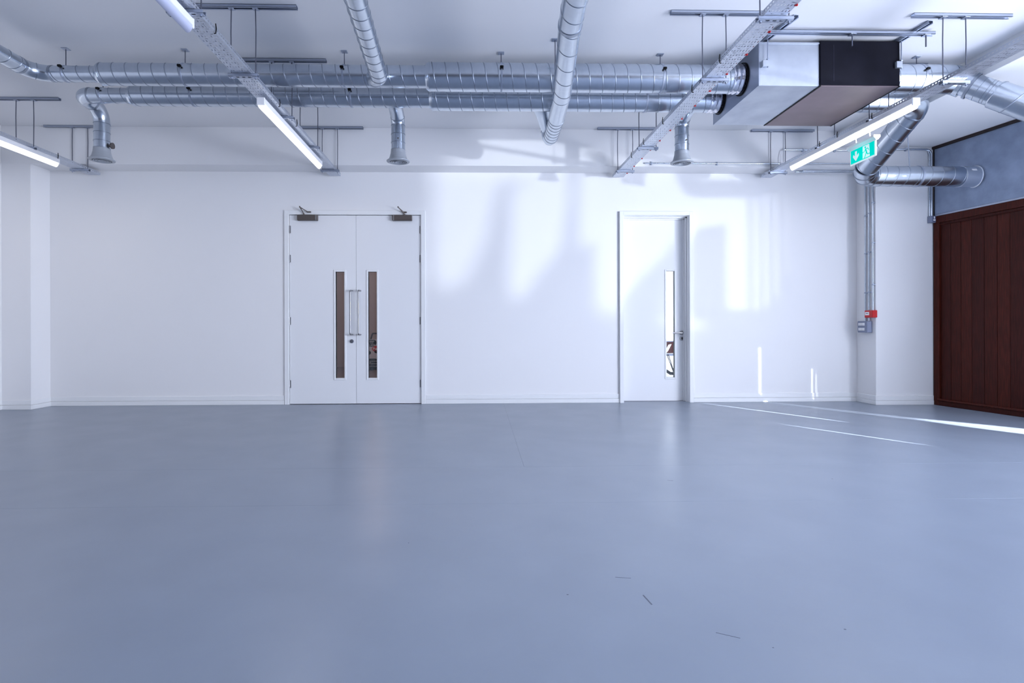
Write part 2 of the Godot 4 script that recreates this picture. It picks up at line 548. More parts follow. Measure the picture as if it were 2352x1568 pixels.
func shell() -> void:
	# floor of vinyl sheets
	var fl := thing("floor", "grey vinyl floor with faint welded seams", "floor", Vector3.ZERO, "", "structure")
	part("floor_slab", mb().span(Vector3(-5.2, -0.2, -0.2), Vector3(7.4, -0.006, 10.0)), M.seam, fl)
	for sheet in [[-5.0, 0.2635, -0.2, 2.775], [0.264, 7.2, -0.2, 2.775], [-5.0, 7.2, 2.776, 3.46], [-5.0, 7.2, 3.4607, 5.4], [-5.0, 7.2, 5.4015, 9.8]]:
		part("vinyl_sheet", mb().span(Vector3(sheet[0], -0.006, sheet[2]), Vector3(sheet[1], 0.0, sheet[3]), 0.0003), M.floor, fl)
	# scuffs and specks left on the vinyl
	var scuff := mat(Color(0.36, 0.38, 0.44), 0.6)
	for k in [[0.505, 4.4, 0.004, 0.06, 0.14], [0.47, 4.25, 0.05, 0.002, -0.2], [-1.29, 4.645, 0.012, 0.006, 0.6], [0.27, 4.36, 0.006, 0.004, 0.0], [0.75, 4.66, 0.004, 0.003, 0.2], [0.99, 4.58, 0.005, 0.004, 0.0], [-0.27, 3.93, 0.004, 0.003, 0.0], [0.66, 4.60, 0.06, 0.0018, -0.5], [1.02, 3.1, 0.03, 0.002, -0.3], [1.9, 3.1, 0.006, 0.006, 0.0]]:
		part("scuff_mark", mb().box(Vector3(k[0], 0.0002, k[1]), Vector3(k[2], 0.0004, k[3]), 0.0, Basis(Vector3.UP, k[4])), scuff, fl)

	var ce := thing("ceiling", "white ceiling with a lower strip along the right wall", "ceiling", Vector3.ZERO, "", "structure")
	part("ceiling_slab", mb().span(Vector3(-5.2, CEIL, -0.3), Vector3(3.795, CEIL + 0.25, 10.0)), M.wall, ce)
	part("dropped_ceiling", mb().span(Vector3(3.795, SOFFIT, -0.3), Vector3(7.4, CEIL + 0.25, 10.0), 0.002), M.wall, ce)

	var wb := thing("wall_back", "white back wall with two doors and a boxed beam at the top", "wall", Vector3.ZERO, "", "structure")
	var w := mb()
	w.span(Vector3(-5.2, 0, -0.2), Vector3(-2.06, CEIL, 0))
	w.span(Vector3(-0.60, 0, -0.2), Vector3(1.55, CEIL, 0))
	w.span(Vector3(2.30, 0, -0.2), Vector3(7.4, CEIL, 0))
	w.span(Vector3(-2.06, 2.06, -0.2), Vector3(-0.60, CEIL, 0))
	w.span(Vector3(1.55, 2.06, -0.2), Vector3(2.30, CEIL, 0))
	part("wall_panel", w, M.wall, wb)
	part("beam", mb().span(Vector3(-4.84, BEAM, 0), Vector3(4.16, CEIL, 0.26), 0.002), M.wall, wb)
	part("pier", mb().span(Vector3(-4.95, 0, 0), Vector3(-4.548, BEAM + 0.01, 0.2595), 0.002), M.wall, wb)
	part("pier", mb().span(Vector3(4.155, 0, 0), Vector3(4.80, SOFFIT, 0.30), 0.002), M.wall, wb)

	single("wall_left", mb().span(Vector3(-5.1, 0, 0), Vector3(-4.84, CEIL, 9.8)), M.wall, "white left side wall at the edge of the picture", "wall", "", "structure")
	single("wall_front", mb().span(Vector3(-5.2, 0, 9.6), Vector3(7.4, CEIL, 9.9)), mat(Color(0.26, 0.25, 0.26), 0.7), "darker wall behind the viewer, facing the doors", "wall", "", "structure")  # out of view, kept dark for the band the ducts reflect

	# baseboards: an upper and a lower strip
	var runs := [["baseboard_back", Vector3(-4.548, 0, 0), Vector3(-2.085, 0, 0), "white two-step baseboard left of the double doors"], ["baseboard_back", Vector3(-0.575, 0, 0), Vector3(1.533, 0, 0), "white two-step baseboard between the double doors and the single door"], ["baseboard_back", Vector3(2.34, 0, 0), Vector3(4.155, 0, 0), "white two-step baseboard right of the single door"]]
	for r in runs:
		base_run(r[0], [r[1], r[2]], r[3])
	base_run("baseboard_left", [Vector3(-4.84, 0, 0.26), Vector3(-4.548, 0, 0.26), Vector3(-4.548, 0, 0)], "white baseboard wrapping the pier in the left corner")
	base_run("baseboard_left", [Vector3(-4.84, 0, 9.6), Vector3(-4.84, 0, 0.26)], "white baseboard along the left side wall")
	base_run("baseboard_right", [Vector3(4.155, 0, 0), Vector3(4.155, 0, 0.30), Vector3(4.765, 0, 0.30)], "white baseboard wrapping the pier beside the wood panelling")

	# right wall: wood panelling below, grey plaster above
	var wr := thing("wall_right", "dark wood plank panelling with grey plaster above in the right corner", "wall", RIGHT_AT, "", "structure")
	wr.rotation.y = atan(RIGHT_SLOPE)
	var L := 1.22
	part("backing", mb().span(Vector3(0.03, 0, -0.3), Vector3(0.3, SOFFIT + 0.1, L)), M.plaster, wr)
	part("plaster_panel", mb().span(Vector3(0.008, 1.985, 0.012), Vector3(0.04, 2.672, L), 0.002), M.plaster, wr)
	part("edge_strip", mb().span(Vector3(0.0, 1.965, 0.02), Vector3(0.04, 1.988, L), 0.004), M.strut, wr)
	part("top_trim", mb().span(Vector3(-0.012, 2.672, 0.0), Vector3(0.05, 2.70, L), 0.003), mat(Color(0.13, 0.055, 0.04), 0.5), wr)
	part("corner_strip", mb().span(Vector3(0.002, 0.02, 0.0), Vector3(0.05, 2.68, 0.012)), mat(Color(0.10, 0.05, 0.05), 0.5), wr)
	part("head_rail", mb().span(Vector3(-0.012, 1.895, 0.012), Vector3(0.04, 1.965, L), 0.005), M.trim_wood, wr)
	part("head_bead", mb().span(Vector3(0.0, 1.868, 0.03), Vector3(0.04, 1.897, L), 0.006), M.wood1, wr)
	part("jamb", mb().span(Vector3(-0.008, 0.0, 0.012), Vector3(0.04, 1.90, 0.07), 0.005), M.trim_wood, wr)
	var cuts := [0.07, 0.175, 0.278, 0.386, 0.503, 0.62, 0.734, 0.855, 0.97, 1.09, 1.22]
	for i in cuts.size() - 1:
		part("plank", mb().span(Vector3(0.016 + 0.0012 * ((i * 7) % 3), 0.05, cuts[i] + 0.001), Vector3(0.04, 1.875, cuts[i + 1] - 0.001), 0.0035), M["wood%d" % ((i * 5 + 1) % 3)], wr)
	part("skirting", mb().span(Vector3(-0.004, 0.0, 0.03), Vector3(0.04, 0.052, L), 0.004), M.wood1, wr)
	part("skirting_bead", mb().tube([Vector3(0.0, 0.058, 0.05), Vector3(0.0, 0.058, L)], 0.014, 12), M.trim_wood, wr)

func base_run(called: String, pts: Array, label: String) -> void:
	var o := thing(called, label, "baseboard", Vector3.ZERO, "", "structure")
	for lay in [["upper_strip", 0.047, 0.096, 0.010], ["lower_strip", 0.0, 0.0455, 0.014]]:
		var m := mb()
		for i in pts.size() - 1:
			var a: Vector3 = pts[i]
			var b: Vector3 = pts[i + 1]
			var d := (b - a).normalized()
			var out := Vector3(-d.z, 0, d.x)        # towards the room for the order used here
			var t: float = lay[3]
			var c := (a + b) * 0.5 + out * t * 0.5
			var len := (b - a).length()
			if pts.size() > 2:
				len += t
				c += d * (t * 0.5 if i == 0 and called == "baseboard_left" else (-t * 0.5 if i == 1 and called == "baseboard_right" else 0.0))
			m.box(c + Vector3.UP * (lay[1] + lay[2]) * 0.5, Vector3(len, lay[2] - lay[1], t), 0.0025, Basis(d, Vector3.UP, d.cross(Vector3.UP)))
		part(lay[0], m, M.gloss, o)

func window_wall() -> void:
	# the right wall beyond the picture: unseen window, its screen cut to shape the light
	var s0 := 1.22
	var s1 := 8.6
	var wall := thing("wall_right", "white right wall around the unseen long window, nearer than the panelling", "wall", RIGHT_AT, "", "structure")
	wall.rotation.y = atan(RIGHT_SLOPE)
	var m := mb()
	m.span(Vector3(0.0, 2.64, s0), Vector3(0.25, SOFFIT + 0.1, s1))
	m.span(Vector3(0.0, 0.0, s0), Vector3(0.25, 0.05, s1))
	m.span(Vector3(0.0, 0.0, s1), Vector3(0.25, SOFFIT + 0.1, 9.8))
	part("wall_panel", m, M.wall, wall)
	# openings of the screen, drawn where the light lands on the back wall (x, y)
	var lit := [
		[[-0.52, 2.95], [-0.50, 0.85], [-0.40, 0.87], [-0.12, 1.35], [0.10, 1.80], [0.22, 2.35], [0.55, 2.45], [0.62, 2.95]],
		[[0.60, 2.95], [0.50, 2.40], [0.34, 2.30], [0.31, 0.93], [0.40, 1.0], [0.60, 1.32], [0.90, 1.70], [1.00, 2.3], [0.95, 2.95]],
		[[-0.33, 0.40], [-0.20, 0.40], [-0.06, 0.86], [-0.18, 0.86]],
		[[1.08, 2.50], [1.08, 1.62], [1.25, 1.80], [1.27, 0.82], [1.50, 0.90], [1.62, 1.10], [2.05, 1.50], [2.40, 1.90], [2.70, 1.95], [2.70, 1.02], [2.95, 1.0], [2.95, 2.45], [2.60, 2.55], [1.40, 2.72]],
		[[3.0, 2.42], [3.0, 1.0], [3.07, 1.0], [3.07, 2.42]],
		[[3.12, 2.40], [3.12, 1.05], [3.175, 1.05], [3.175, 2.40]],
		[[3.24, 2.38], [3.24, 1.15], [3.28, 1.15], [3.28, 2.38]],
		[[3.37, 2.36], [3.37, 1.4], [3.395, 1.4], [3.395, 2.36]],
		[[1.72, 0.40], [2.12, 0.74], [2.12, 0.79], [1.72, 0.46]],
	]
	var win := thing("window_1", "unseen long window in the right wall with a glowing screen cut to shape light", "window", RIGHT_AT, "", "structure")
	win.rotation.y = atan(RIGHT_SLOPE)
	var frame := mb()
	frame.span(Vector3(0.17, 2.58, s0), Vector3(0.23, 2.64, s1), 0.004)
	frame.span(Vector3(0.17, 0.05, s0), Vector3(0.23, 0.09, s1), 0.004)
	part("frame", frame, M.gloss, win)
	var csg := CSGCombiner3D.new()
	csg.name = "unseen_screen"
	win.add_child(csg)
	var sheet := CSGBox3D.new()
	sheet.name = "sheet"
	sheet.size = Vector3(0.012, 2.6, s1 - s0)
	sheet.position = Vector3(0.12, 1.345, (s0 + s1) * 0.5)
	sheet.material = M.unseen_screen
	csg.add_child(sheet)
	var tn := tan(deg_to_rad(GLARE_TURN))
	var inv := win.transform.affine_inverse()
	var holes := []
	for poly in lit:
		var pts := PackedVector2Array()
		for p in poly:
			# follow the ray from the back wall to the plane of the screen
			var off := 0.12
			var z: float = (RIGHT_AT.x + off / cos(atan(RIGHT_SLOPE)) - RIGHT_SLOPE * RIGHT_AT.z - p[0]) / (tn - RIGHT_SLOPE)
			var q: Vector3 = inv * Vector3(p[0] + z * tn, p[1] - GLARE_RISE * z, z)
			pts.append(Vector2(-q.z, clampf(q.y, 0.06, 2.63)))
		holes.append(pts)
	for p in slits:
		var q: Vector3 = inv * (p[0] as Vector3)
		var hw: float = p[1].x * 0.5
		var lo: float = maxf(q.y - p[1].y * 0.5, 0.055)
		var hi: float = q.y + p[1].y * 0.5
		holes.append(PackedVector2Array([Vector2(-q.z - hw, lo), Vector2(-q.z + hw, lo), Vector2(-q.z + hw, hi), Vector2(-q.z - hw, hi)]))
	for pts in holes:
		var hole := CSGPolygon3D.new()
		hole.name = "gap"
		hole.polygon = pts
		hole.depth = 0.1
		hole.operation = CSGShape3D.OPERATION_SUBTRACTION
		csg.add_child(hole, true)
		hole.rotation.y = PI / 2        # polygon x runs along -z, its depth along -x
		hole.position = Vector3(0.17, 0, 0)

# ------------------------------------------------------------------ doors
func frame_of(o: Node, x0: float, x1: float, top: float, width: float, deep: float, proud := 0.016) -> void:
	var m := mb()
	m.span(Vector3(x0 - width, 0, -0.001), Vector3(x0, top + width, proud), 0.002)
	m.span(Vector3(x1, 0, -0.001), Vector3(x1 + width, top + width, proud), 0.002)
	m.span(Vector3(x0, top, -0.001), Vector3(x1, top + width, proud), 0.002)
	part("architrave", m, M.gloss, o)
	m = mb()
	m.span(Vector3(x0 - 0.03, 0, -deep), Vector3(x0, top, 0.001))
	m.span(Vector3(x1, 0, -deep), Vector3(x1 + 0.03, top, 0.001))
	m.span(Vector3(x0 - 0.03, top, -deep), Vector3(x1 + 0.03, top + 0.03, 0.001))
	part("lining", m, M.gloss, o)

func leaf_mesh(x0: float, x1: float, y0: float, y1: float, gx0: float, gx1: float, gy0: float, gy1: float, zf: float, th: float) -> MB:
	var m := mb()
	var zb := zf - th
	m.span(Vector3(x0, y0, zb), Vector3(gx0, y1, zf), 0.001)
	m.span(Vector3(gx1, y0, zb), Vector3(x1, y1, zf), 0.001)
	m.span(Vector3(gx0 - 0.002, y0, zb), Vector3(gx1 + 0.002, gy0, zf), 0.0)
	m.span(Vector3(gx0 - 0.002, gy1, zb), Vector3(gx1 + 0.002, y1, zf), 0.0)
	return m

func vision(leaf: Node, gx0: float, gx1: float, gy0: float, gy1: float, zf: float, b := 0.021) -> void:
	var m := mb()
	for side in [[gx0 - b, gy0 - b, gx0, gy1 + b], [gx1, gy0 - b, gx1 + b, gy1 + b], [gx0, gy1, gx1, gy1 + b], [gx0, gy0 - b, gx1, gy0]]:
		m.span(Vector3(side[0], side[1], zf - 0.045), Vector3(side[2], side[3], zf + 0.007), 0.003)
	part("vision_frame", m, M.gloss, leaf)
	part("glass_pane", mb().span(Vector3(gx0, gy0, zf - 0.024), Vector3(gx1, gy1, zf - 0.018)), M.glass, leaf)

func doors() -> void:
	var d := thing("door_1", "white double doors with narrow glass panels and long pull handles", "door", Vector3.ZERO, "", "structure")
	frame_of(d, -2.034, -0.622, 2.035, 0.047, 0.2)
	part("door_stop", mb().span(Vector3(-2.034, 2.012, -0.07), Vector3(-0.622, 2.035, -0.05)), M.gloss, d)
	for sgn in [0, 1]:
		var x0 := -2.030 if sgn == 0 else -1.3185
		var x1 := -1.3215 if sgn == 0 else -0.626
		var gx0 := -1.539 if sgn == 0 else -1.190
		var gx1 := -1.447 if sgn == 0 else -1.099
		var zf := -0.004
		var leaf := part("door_leaf", leaf_mesh(x0, x1, 0.006, 2.030, gx0, gx1, 0.281, 1.424, zf, 0.044), M.door, d)
		leaf.set_meta("label", "left door leaf with keyhole" if sgn == 0 else "right door leaf beside its pull handle")
		vision(leaf, gx0, gx1, 0.281, 1.424, zf)
		# pull handle
		var hx := -1.372 if sgn == 0 else -1.285
		var path := [Vector3(hx + 0.012, 0.748, zf)]
		path.append_array(arc(Vector3(hx + 0.012, 0.748, zf), Vector3(hx, 0.748, 0.058), Vector3(hx, 1.0, 0.058), 0.018, 6))
		path.append_array(arc(Vector3(hx, 1.0, 0.058), Vector3(hx, 1.22, 0.058), Vector3(hx + 0.012, 1.22, zf), 0.018, 6))
		path.append(Vector3(hx + 0.012, 1.22, zf))
		part("pull_handle", mb().tube(path, 0.0085, 14), M.steel, leaf)
		for y in [1.878, 1.565, 0.896, 0.219]:
			var hg := mb()
			var hxx := -2.034 if sgn == 0 else -0.622
			hg.tube([Vector3(hxx, y - 0.041, 0.004), Vector3(hxx, y + 0.041, 0.004)], 0.0072, 12)
			hg.box(Vector3(hxx + (0.010 if sgn == 0 else -0.010), y, -0.002), Vector3(0.014, 0.08, 0.003))
			part("hinge", hg, M.steel, leaf)
		# overhead closer: body and folding arm
		var bx0 := -1.937 if sgn == 0 else -0.927
		var bx1 := -1.722 if sgn == 0 else -0.716
		var cm := mb()
		cm.span(Vector3(bx0, 1.969, zf), Vector3(bx1, 2.028, 0.042), 0.005)
		part("closer_body", cm, M.dark_steel, leaf)
		var capx := bx1 - 0.016 if sgn == 0 else bx0 + 0.016
		part("closer_cap", mb().span(Vector3(capx - 0.005, 1.970, 0.03), Vector3(capx + 0.005, 2.027, 0.0445), 0.001), M.steel, leaf)
		var k := 1.0 if sgn == 0 else 1.0
		var px := -1.868 if sgn == 0 else -0.796
		var ex := -1.896 if sgn == 0 else -0.857
		var fx := -1.827 if sgn == 0 else -0.806
		var am := mb()
		am.tube([Vector3(px, 2.026, 0.024), Vector3(px, 2.045, 0.024)], 0.008, 10)
		am.tube([Vector3(px, 2.042, 0.026), Vector3(ex, 2.105, 0.075)], 0.0055, 8)
		am.tube([Vector3(ex, 2.098, 0.075), Vector3(ex, 2.112, 0.075)], 0.007, 10)
		am.tube([Vector3(ex, 2.103, 0.075), Vector3(fx, 2.062, 0.030)], 0.005, 8)
		am.box(Vector3(fx + 0.012 * k, 2.06, 0.026), Vector3(0.045, 0.012, 0.02), 0.002)
		part("closer_arm", am, M.dark_steel, leaf)
		if sgn == 0:
			var lk := mb().lathe(Vector3(-1.368, 0.677, zf), Vector3.BACK, [[0.0205, 0.0], [0.0205, 0.006], [0.017, 0.012], [0.011, 0.014], [0.0, 0.014]], 24)
			lk.box(Vector3(-1.368, 0.677, zf + 0.022), Vector3(0.008, 0.022, 0.016), 0.002)
			part("thumb_turn", lk, mat(Color(0.5, 0.51, 0.55), 0.3, 0.9), leaf)

	var e := thing("door_2", "white single door with a lever handle and a bright glass panel", "door", Vector3.ZERO, "", "structure")
	frame_of(e, 1.570, 2.292, 2.035, 0.042, 0.2, 0.03)
	var st := mb()
	var zf2 := -0.108
	for step in [[-0.001, -0.045, 0.0], [-0.045, -0.085, 0.012], [-0.085, -0.15, 0.024]]:
		st.span(Vector3(2.292 - 0.003 - step[2], 0, step[1]), Vector3(2.292, 2.035, step[0] - 0.002))
		st.span(Vector3(1.570, 0, step[1]), Vector3(1.570 + 0.003 + step[2], 2.035, step[0] - 0.002))
		st.span(Vector3(1.570, 2.032 - step[2], step[1]), Vector3(2.292, 2.035, step[0] - 0.002))
	part("stepped_rebate", st, M.gloss, e)
	var g0 := 2.081
	var g1 := 2.172
	var leaf2 := part("door_leaf", leaf_mesh(1.590, 2.270, 0.004, 2.010, g0, g1, 0.262, 1.441, zf2, 0.044), M.door, e)
	part("threshold", mb().span(Vector3(1.57, -0.002, -0.2), Vector3(2.292, 0.0035, -0.06)), M.seam, e)
	vision(leaf2, g0, g1, 0.262, 1.441, zf2, 0.019)
	var lm := mb()
	var lx := 2.2515
	lm.lathe(Vector3(lx, 0.756, zf2), Vector3.BACK, [[0.026, 0.0], [0.026, 0.006], [0.023, 0.009], [0.0, 0.009]], 24)
	var lp := [Vector3(lx, 0.756, zf2)]
	lp.append_array(arc(Vector3(lx, 0.756, zf2), Vector3(lx, 0.756, zf2 + 0.052), Vector3(lx - 0.11, 0.756, zf2 + 0.052), 0.014, 6))
	lp.append(Vector3(lx - 0.118, 0.756, zf2 + 0.052))
	lm.tube(lp, 0.0092, 14)
	part("lever_handle", lm, M.steel, leaf2)
	var kl := mb().lathe(Vector3(lx, 0.694, zf2), Vector3.BACK, [[0.024, 0.0], [0.024, 0.006], [0.021, 0.009], [0.0, 0.009]], 24)
	part("key_plate", kl, M.steel, leaf2)
	var kh := mb().lathe(Vector3(lx, 0.698, zf2 + 0.0095), Vector3.BACK, [[0.0085, -0.002], [0.0085, 0.002], [0.0, 0.002]], 16)
	kh.box(Vector3(lx, 0.687, zf2 + 0.0105), Vector3(0.008, 0.018, 0.003), 0.001)
	part("keyhole", kh, M.black, leaf2)

# ------------------------------------------------------------------ what shows through the door glass
func room_box(label: String, x0: float, x1: float, z0: float, z1: float, h: float, wallm: Material, floorm: Material) -> void:
	# five-sided room behind the back wall
	single("wall_left", mb().span(Vector3(x0 - 0.1, 0, z0), Vector3(x0, h, z1)), wallm, "left wall of " + label, "wall", "", "structure")
	single("wall_right", mb().span(Vector3(x1, 0, z0), Vector3(x1 + 0.1, h, z1)), wallm, "right wall of " + label, "wall", "", "structure")
	single("wall_back", mb().span(Vector3(x0 - 0.1, 0, z0 - 0.1), Vector3(x1 + 0.1, h, z0)), wallm, "far wall of " + label, "wall", "", "structure")
	single("ceiling", mb().span(Vector3(x0 - 0.1, h, z0 - 0.1), Vector3(x1 + 0.1, h + 0.1, z1)), wallm, "ceiling of " + label, "ceiling", "", "structure")
	single("floor", mb().span(Vector3(x0 - 0.1, -0.1, z0 - 0.1), Vector3(x1 + 0.1, 0, z1)), floorm, "floor of " + label, "floor", "", "structure")

func beyond() -> void:
	room_box("the dim corridor behind the double doors", -4.4, 0.75, -5.75, -0.2, 2.7, M.corridor, M.corridor_floor)
	single("baseboard_back", mb().span(Vector3(-4.4, 0, -5.75), Vector3(0.75, 0.085, -5.73), 0.003), M.corridor, "baseboard on the far wall of the corridor", "baseboard", "", "structure")
	var cl := OmniLight3D.new()  # lamp out of view, placed to light the corridor
	cl.name = "unseen_corridor_lamp"
	cl.light_color = Color(1.0, 0.92, 0.9)
	cl.light_energy = 1.0
	cl.light_size = 0.3
	cl.omni_range = 20.0
	cl.omni_attenuation = 2.0
	cl.shadow_enabled = true
	add_child(cl)
	cl.position = Vector3(-1.9, 2.45, -3.4)

	# pavement sign
	var a := thing("pavement_sign", "white pavement sign with black and red speech bubbles behind the door glass", "sign", Vector3(-1.98, 0, -4.96))
	var tilt := Basis(Vector3.RIGHT, deg_to_rad(-9.0))
	for sgn: float in [1.0, -1.0]:
		var bs := Basis(Vector3.RIGHT, deg_to_rad(-9.0 * sgn))
		part("board", mb().box(Vector3(0, 0.335, 0.07 * sgn), Vector3(0.52, 0.53, 0.018), 0.004, bs), mat(Color(0.80, 0.80, 0.84), 0.4), a)
	part("foot_bar", mb().box(Vector3(0, 0.035, 0.135), Vector3(0.5, 0.035, 0.03), 0.006), M.black, a)
	part("foot_bar", mb().box(Vector3(0, 0.035, -0.135), Vector3(0.5, 0.035, 0.03), 0.006), M.black, a)
	for x in [-0.13, -0.085, 0.17]:
		part("foot", mb().box(Vector3(x, 0.022, 0.15), Vector3(0.03, 0.044, 0.03), 0.005), M.black, a)
	var hp := [Vector3(-0.14, 0.58, 0.0)]
	hp.append_array(arc(Vector3(-0.14, 0.58, 0), Vector3(-0.10, 0.71, 0), Vector3(0.1, 0.71, 0), 0.02, 5))
	hp.append_array(arc(Vector3(-0.1, 0.71, 0), Vector3(0.10, 0.71, 0), Vector3(0.14, 0.58, 0), 0.02, 5))
	hp.append(Vector3(0.14, 0.58, 0))
	part("handle", mb().tube(hp, 0.016, 10), mat(Color(0.25, 0.25, 0.28), 0.4), a)
	var o := Vector3(0, 0.335, 0.07) + tilt * Vector3(0, 0, 0.0092)
	var u := tilt * Vector3.RIGHT
	var w := tilt * Vector3.UP
	for b in [[-0.11, 0.195, 0.095, 0.075, "black"], [-0.025, 0.078, 0.075, 0.055, "red"], [0.0, 0.025, 0.055, 0.035, "black"], [-0.165, 0.0, 0.05, 0.04, "black"], [-0.08, -0.20, 0.19, 0.09, "black"]]:
		var pts := PackedVector2Array()
		for k in 28:
			var t := TAU * k / 28
			pts.append(Vector2(clampf(b[0] + b[2] * cos(t), -0.25, 0.25), clampf(b[1] + b[3] * sin(t), -0.255, 0.255)))
		part("speech_bubble", mb().plate(o, u, w, pts, 0.0012 if b[4] == "black" and b[1] > -0.03 and b[1] < 0 else 0.002), M.red if b[4] == "red" else M.black, a)
	var font := SystemFont.new()
	font.font_names = PackedStringArray(["Droid Sans"])
	font.font_weight = 700
	for t in [["LIBRARY", -0.11, 0.225, 0.026], ["YOUR", -0.11, 0.192, 0.026], ["US NOW", -0.11, 0.150, 0.034], ["Pub", -0.02, 0.078, 0.07], ["JOIN THE LIBRARY", -0.07, -0.165, 0.018], ["FREE", -0.13, -0.19, 0.018], ["FOR EVERYONE IN", -0.07, -0.215, 0.018]]:
		var tm := TextMesh.new()
		tm.text = t[0]
		tm.font = font
		tm.font_size = 32
		tm.pixel_size = t[3] / 32.0
		tm.depth = 0.001
		var tx := part("lettering", tm, M.white, a)
		tx.transform = Transform3D(tilt, o + u * t[1] + w * t[2] + u.cross(w) * 0.003)

	# sunlit room behind the single door
	room_box("the sunlit room behind the single door", 1.2, 6.6, -7.2, -0.2, 2.7, M.next_room, M.next_room)
	var nl := OmniLight3D.new()  # source out of view, placed to make the next room bright
	nl.name = "unseen_room_light"
	nl.light_color = Color(0.96, 0.98, 1.0)
	nl.light_energy = 11.0
	nl.light_size = 0.5
	nl.omni_range = 20.0
	nl.omni_attenuation = 2.0
	nl.shadow_enabled = true
	add_child(nl)
	nl.position = Vector3(4.6, 2.0, -4.6)
	var tb := thing("table", "dark brown wooden table with slanted black legs behind the single door", "table", Vector3(3.215, 0, -3.3))
	part("apron", mb().box(Vector3(0.1, 0.476, 0), Vector3(0.7, 0.192, 0.03), 0.004), M.wood2, tb)
	part("tabletop", mb().box(Vector3(0.1, 0.58, -0.3), Vector3(0.78, 0.014, 0.66), 0.004), M.grey_box, tb)
	part("lower_rail", mb().box(Vector3(0.1, 0.356, 0.0), Vector3(0.7, 0.04, 0.05), 0.006), M.grey_box, tb)
	for x in [0.0, 0.024]:
		part("leg", mb().tube([Vector3(-0.062 + x, 0.36, 0.03), Vector3(0.045 + x * 0.4, 0.06, 0.04)], 0.0075, 8), M.black, tb)
	for x in [-0.2, 0.42]:
		part("leg", mb().tube([Vector3(x, 0.36, -0.55), Vector3(x, 0.0, -0.6)], 0.009, 8), M.black, tb)
	part("foot_rail", mb().tube([Vector3(-0.25, 0.20, 0.05), Vector3(-0.012, 0.045, 0.05), Vector3(0.3, 0.042, 0.05)], 0.028, 10), M.black, tb)
	part("foot_pad", mb().box(Vector3(0.25, 0.008, 0.05), Vector3(0.05, 0.016, 0.05), 0.004), M.black, tb)
	single("panel", mb().plate(Vector3(0, 0, -3.262), Vector3.RIGHT, Vector3.UP, PackedVector2Array([Vector2(3.120, 0.372), Vector2(3.165, 0.42), Vector2(3.225, 0.535), Vector2(3.176, 0.528), Vector2(3.140, 0.46), Vector2(3.10, 0.40)]), 0.012), M.white, "pale slanted panel leaning on the dark table", "panel")

# ------------------------------------------------------------------ ducts
func hanger(x: float, z: float, r: float, y := DUCT_Y, label := "", band_on := true) -> void:
	var o := thing("duct_hanger", label, "duct hanger", Vector3(x, y, z), "duct hangers on the ceiling")
	part("ceiling_plate", mb().box(Vector3(0, CEIL - y - 0.003, 0), Vector3(0.045, 0.005, 0.045), 0.001), M.strut, o)
	part("rod", mb().tube([Vector3(0, r, 0), Vector3(0, CEIL - y - 0.003, 0)], 0.0035, 8), M.rod, o)
	if band_on:
		part("clamp_band", band(Vector3.ZERO, Vector3.RIGHT, r + 0.0015, 0.014, 0.002), M.strut, o)
		part("clamp_bolt", mb().box(Vector3(0.0, 0.030, r + 0.008), Vector3(0.026, 0.016, 0.02), 0.003), M.black, o)

func step_ring(o: Node, x: float, z: float, r0: float, r1: float) -> void:
	# rolled shoulder between a thin duct and the thicker jacket to its right
	part("jacket_end", mb().lathe(Vector3(x, DUCT_Y, z), Vector3.RIGHT, [[r0 - 0.002, -0.002], [r0 + (r1 - r0) * 0.45, -0.002], [r1 - 0.004, 0.010], [r1 + 0.002, 0.022], [r1 + 0.002, 0.030], [r1 - 0.001, 0.031]], 48), M.galv, o)

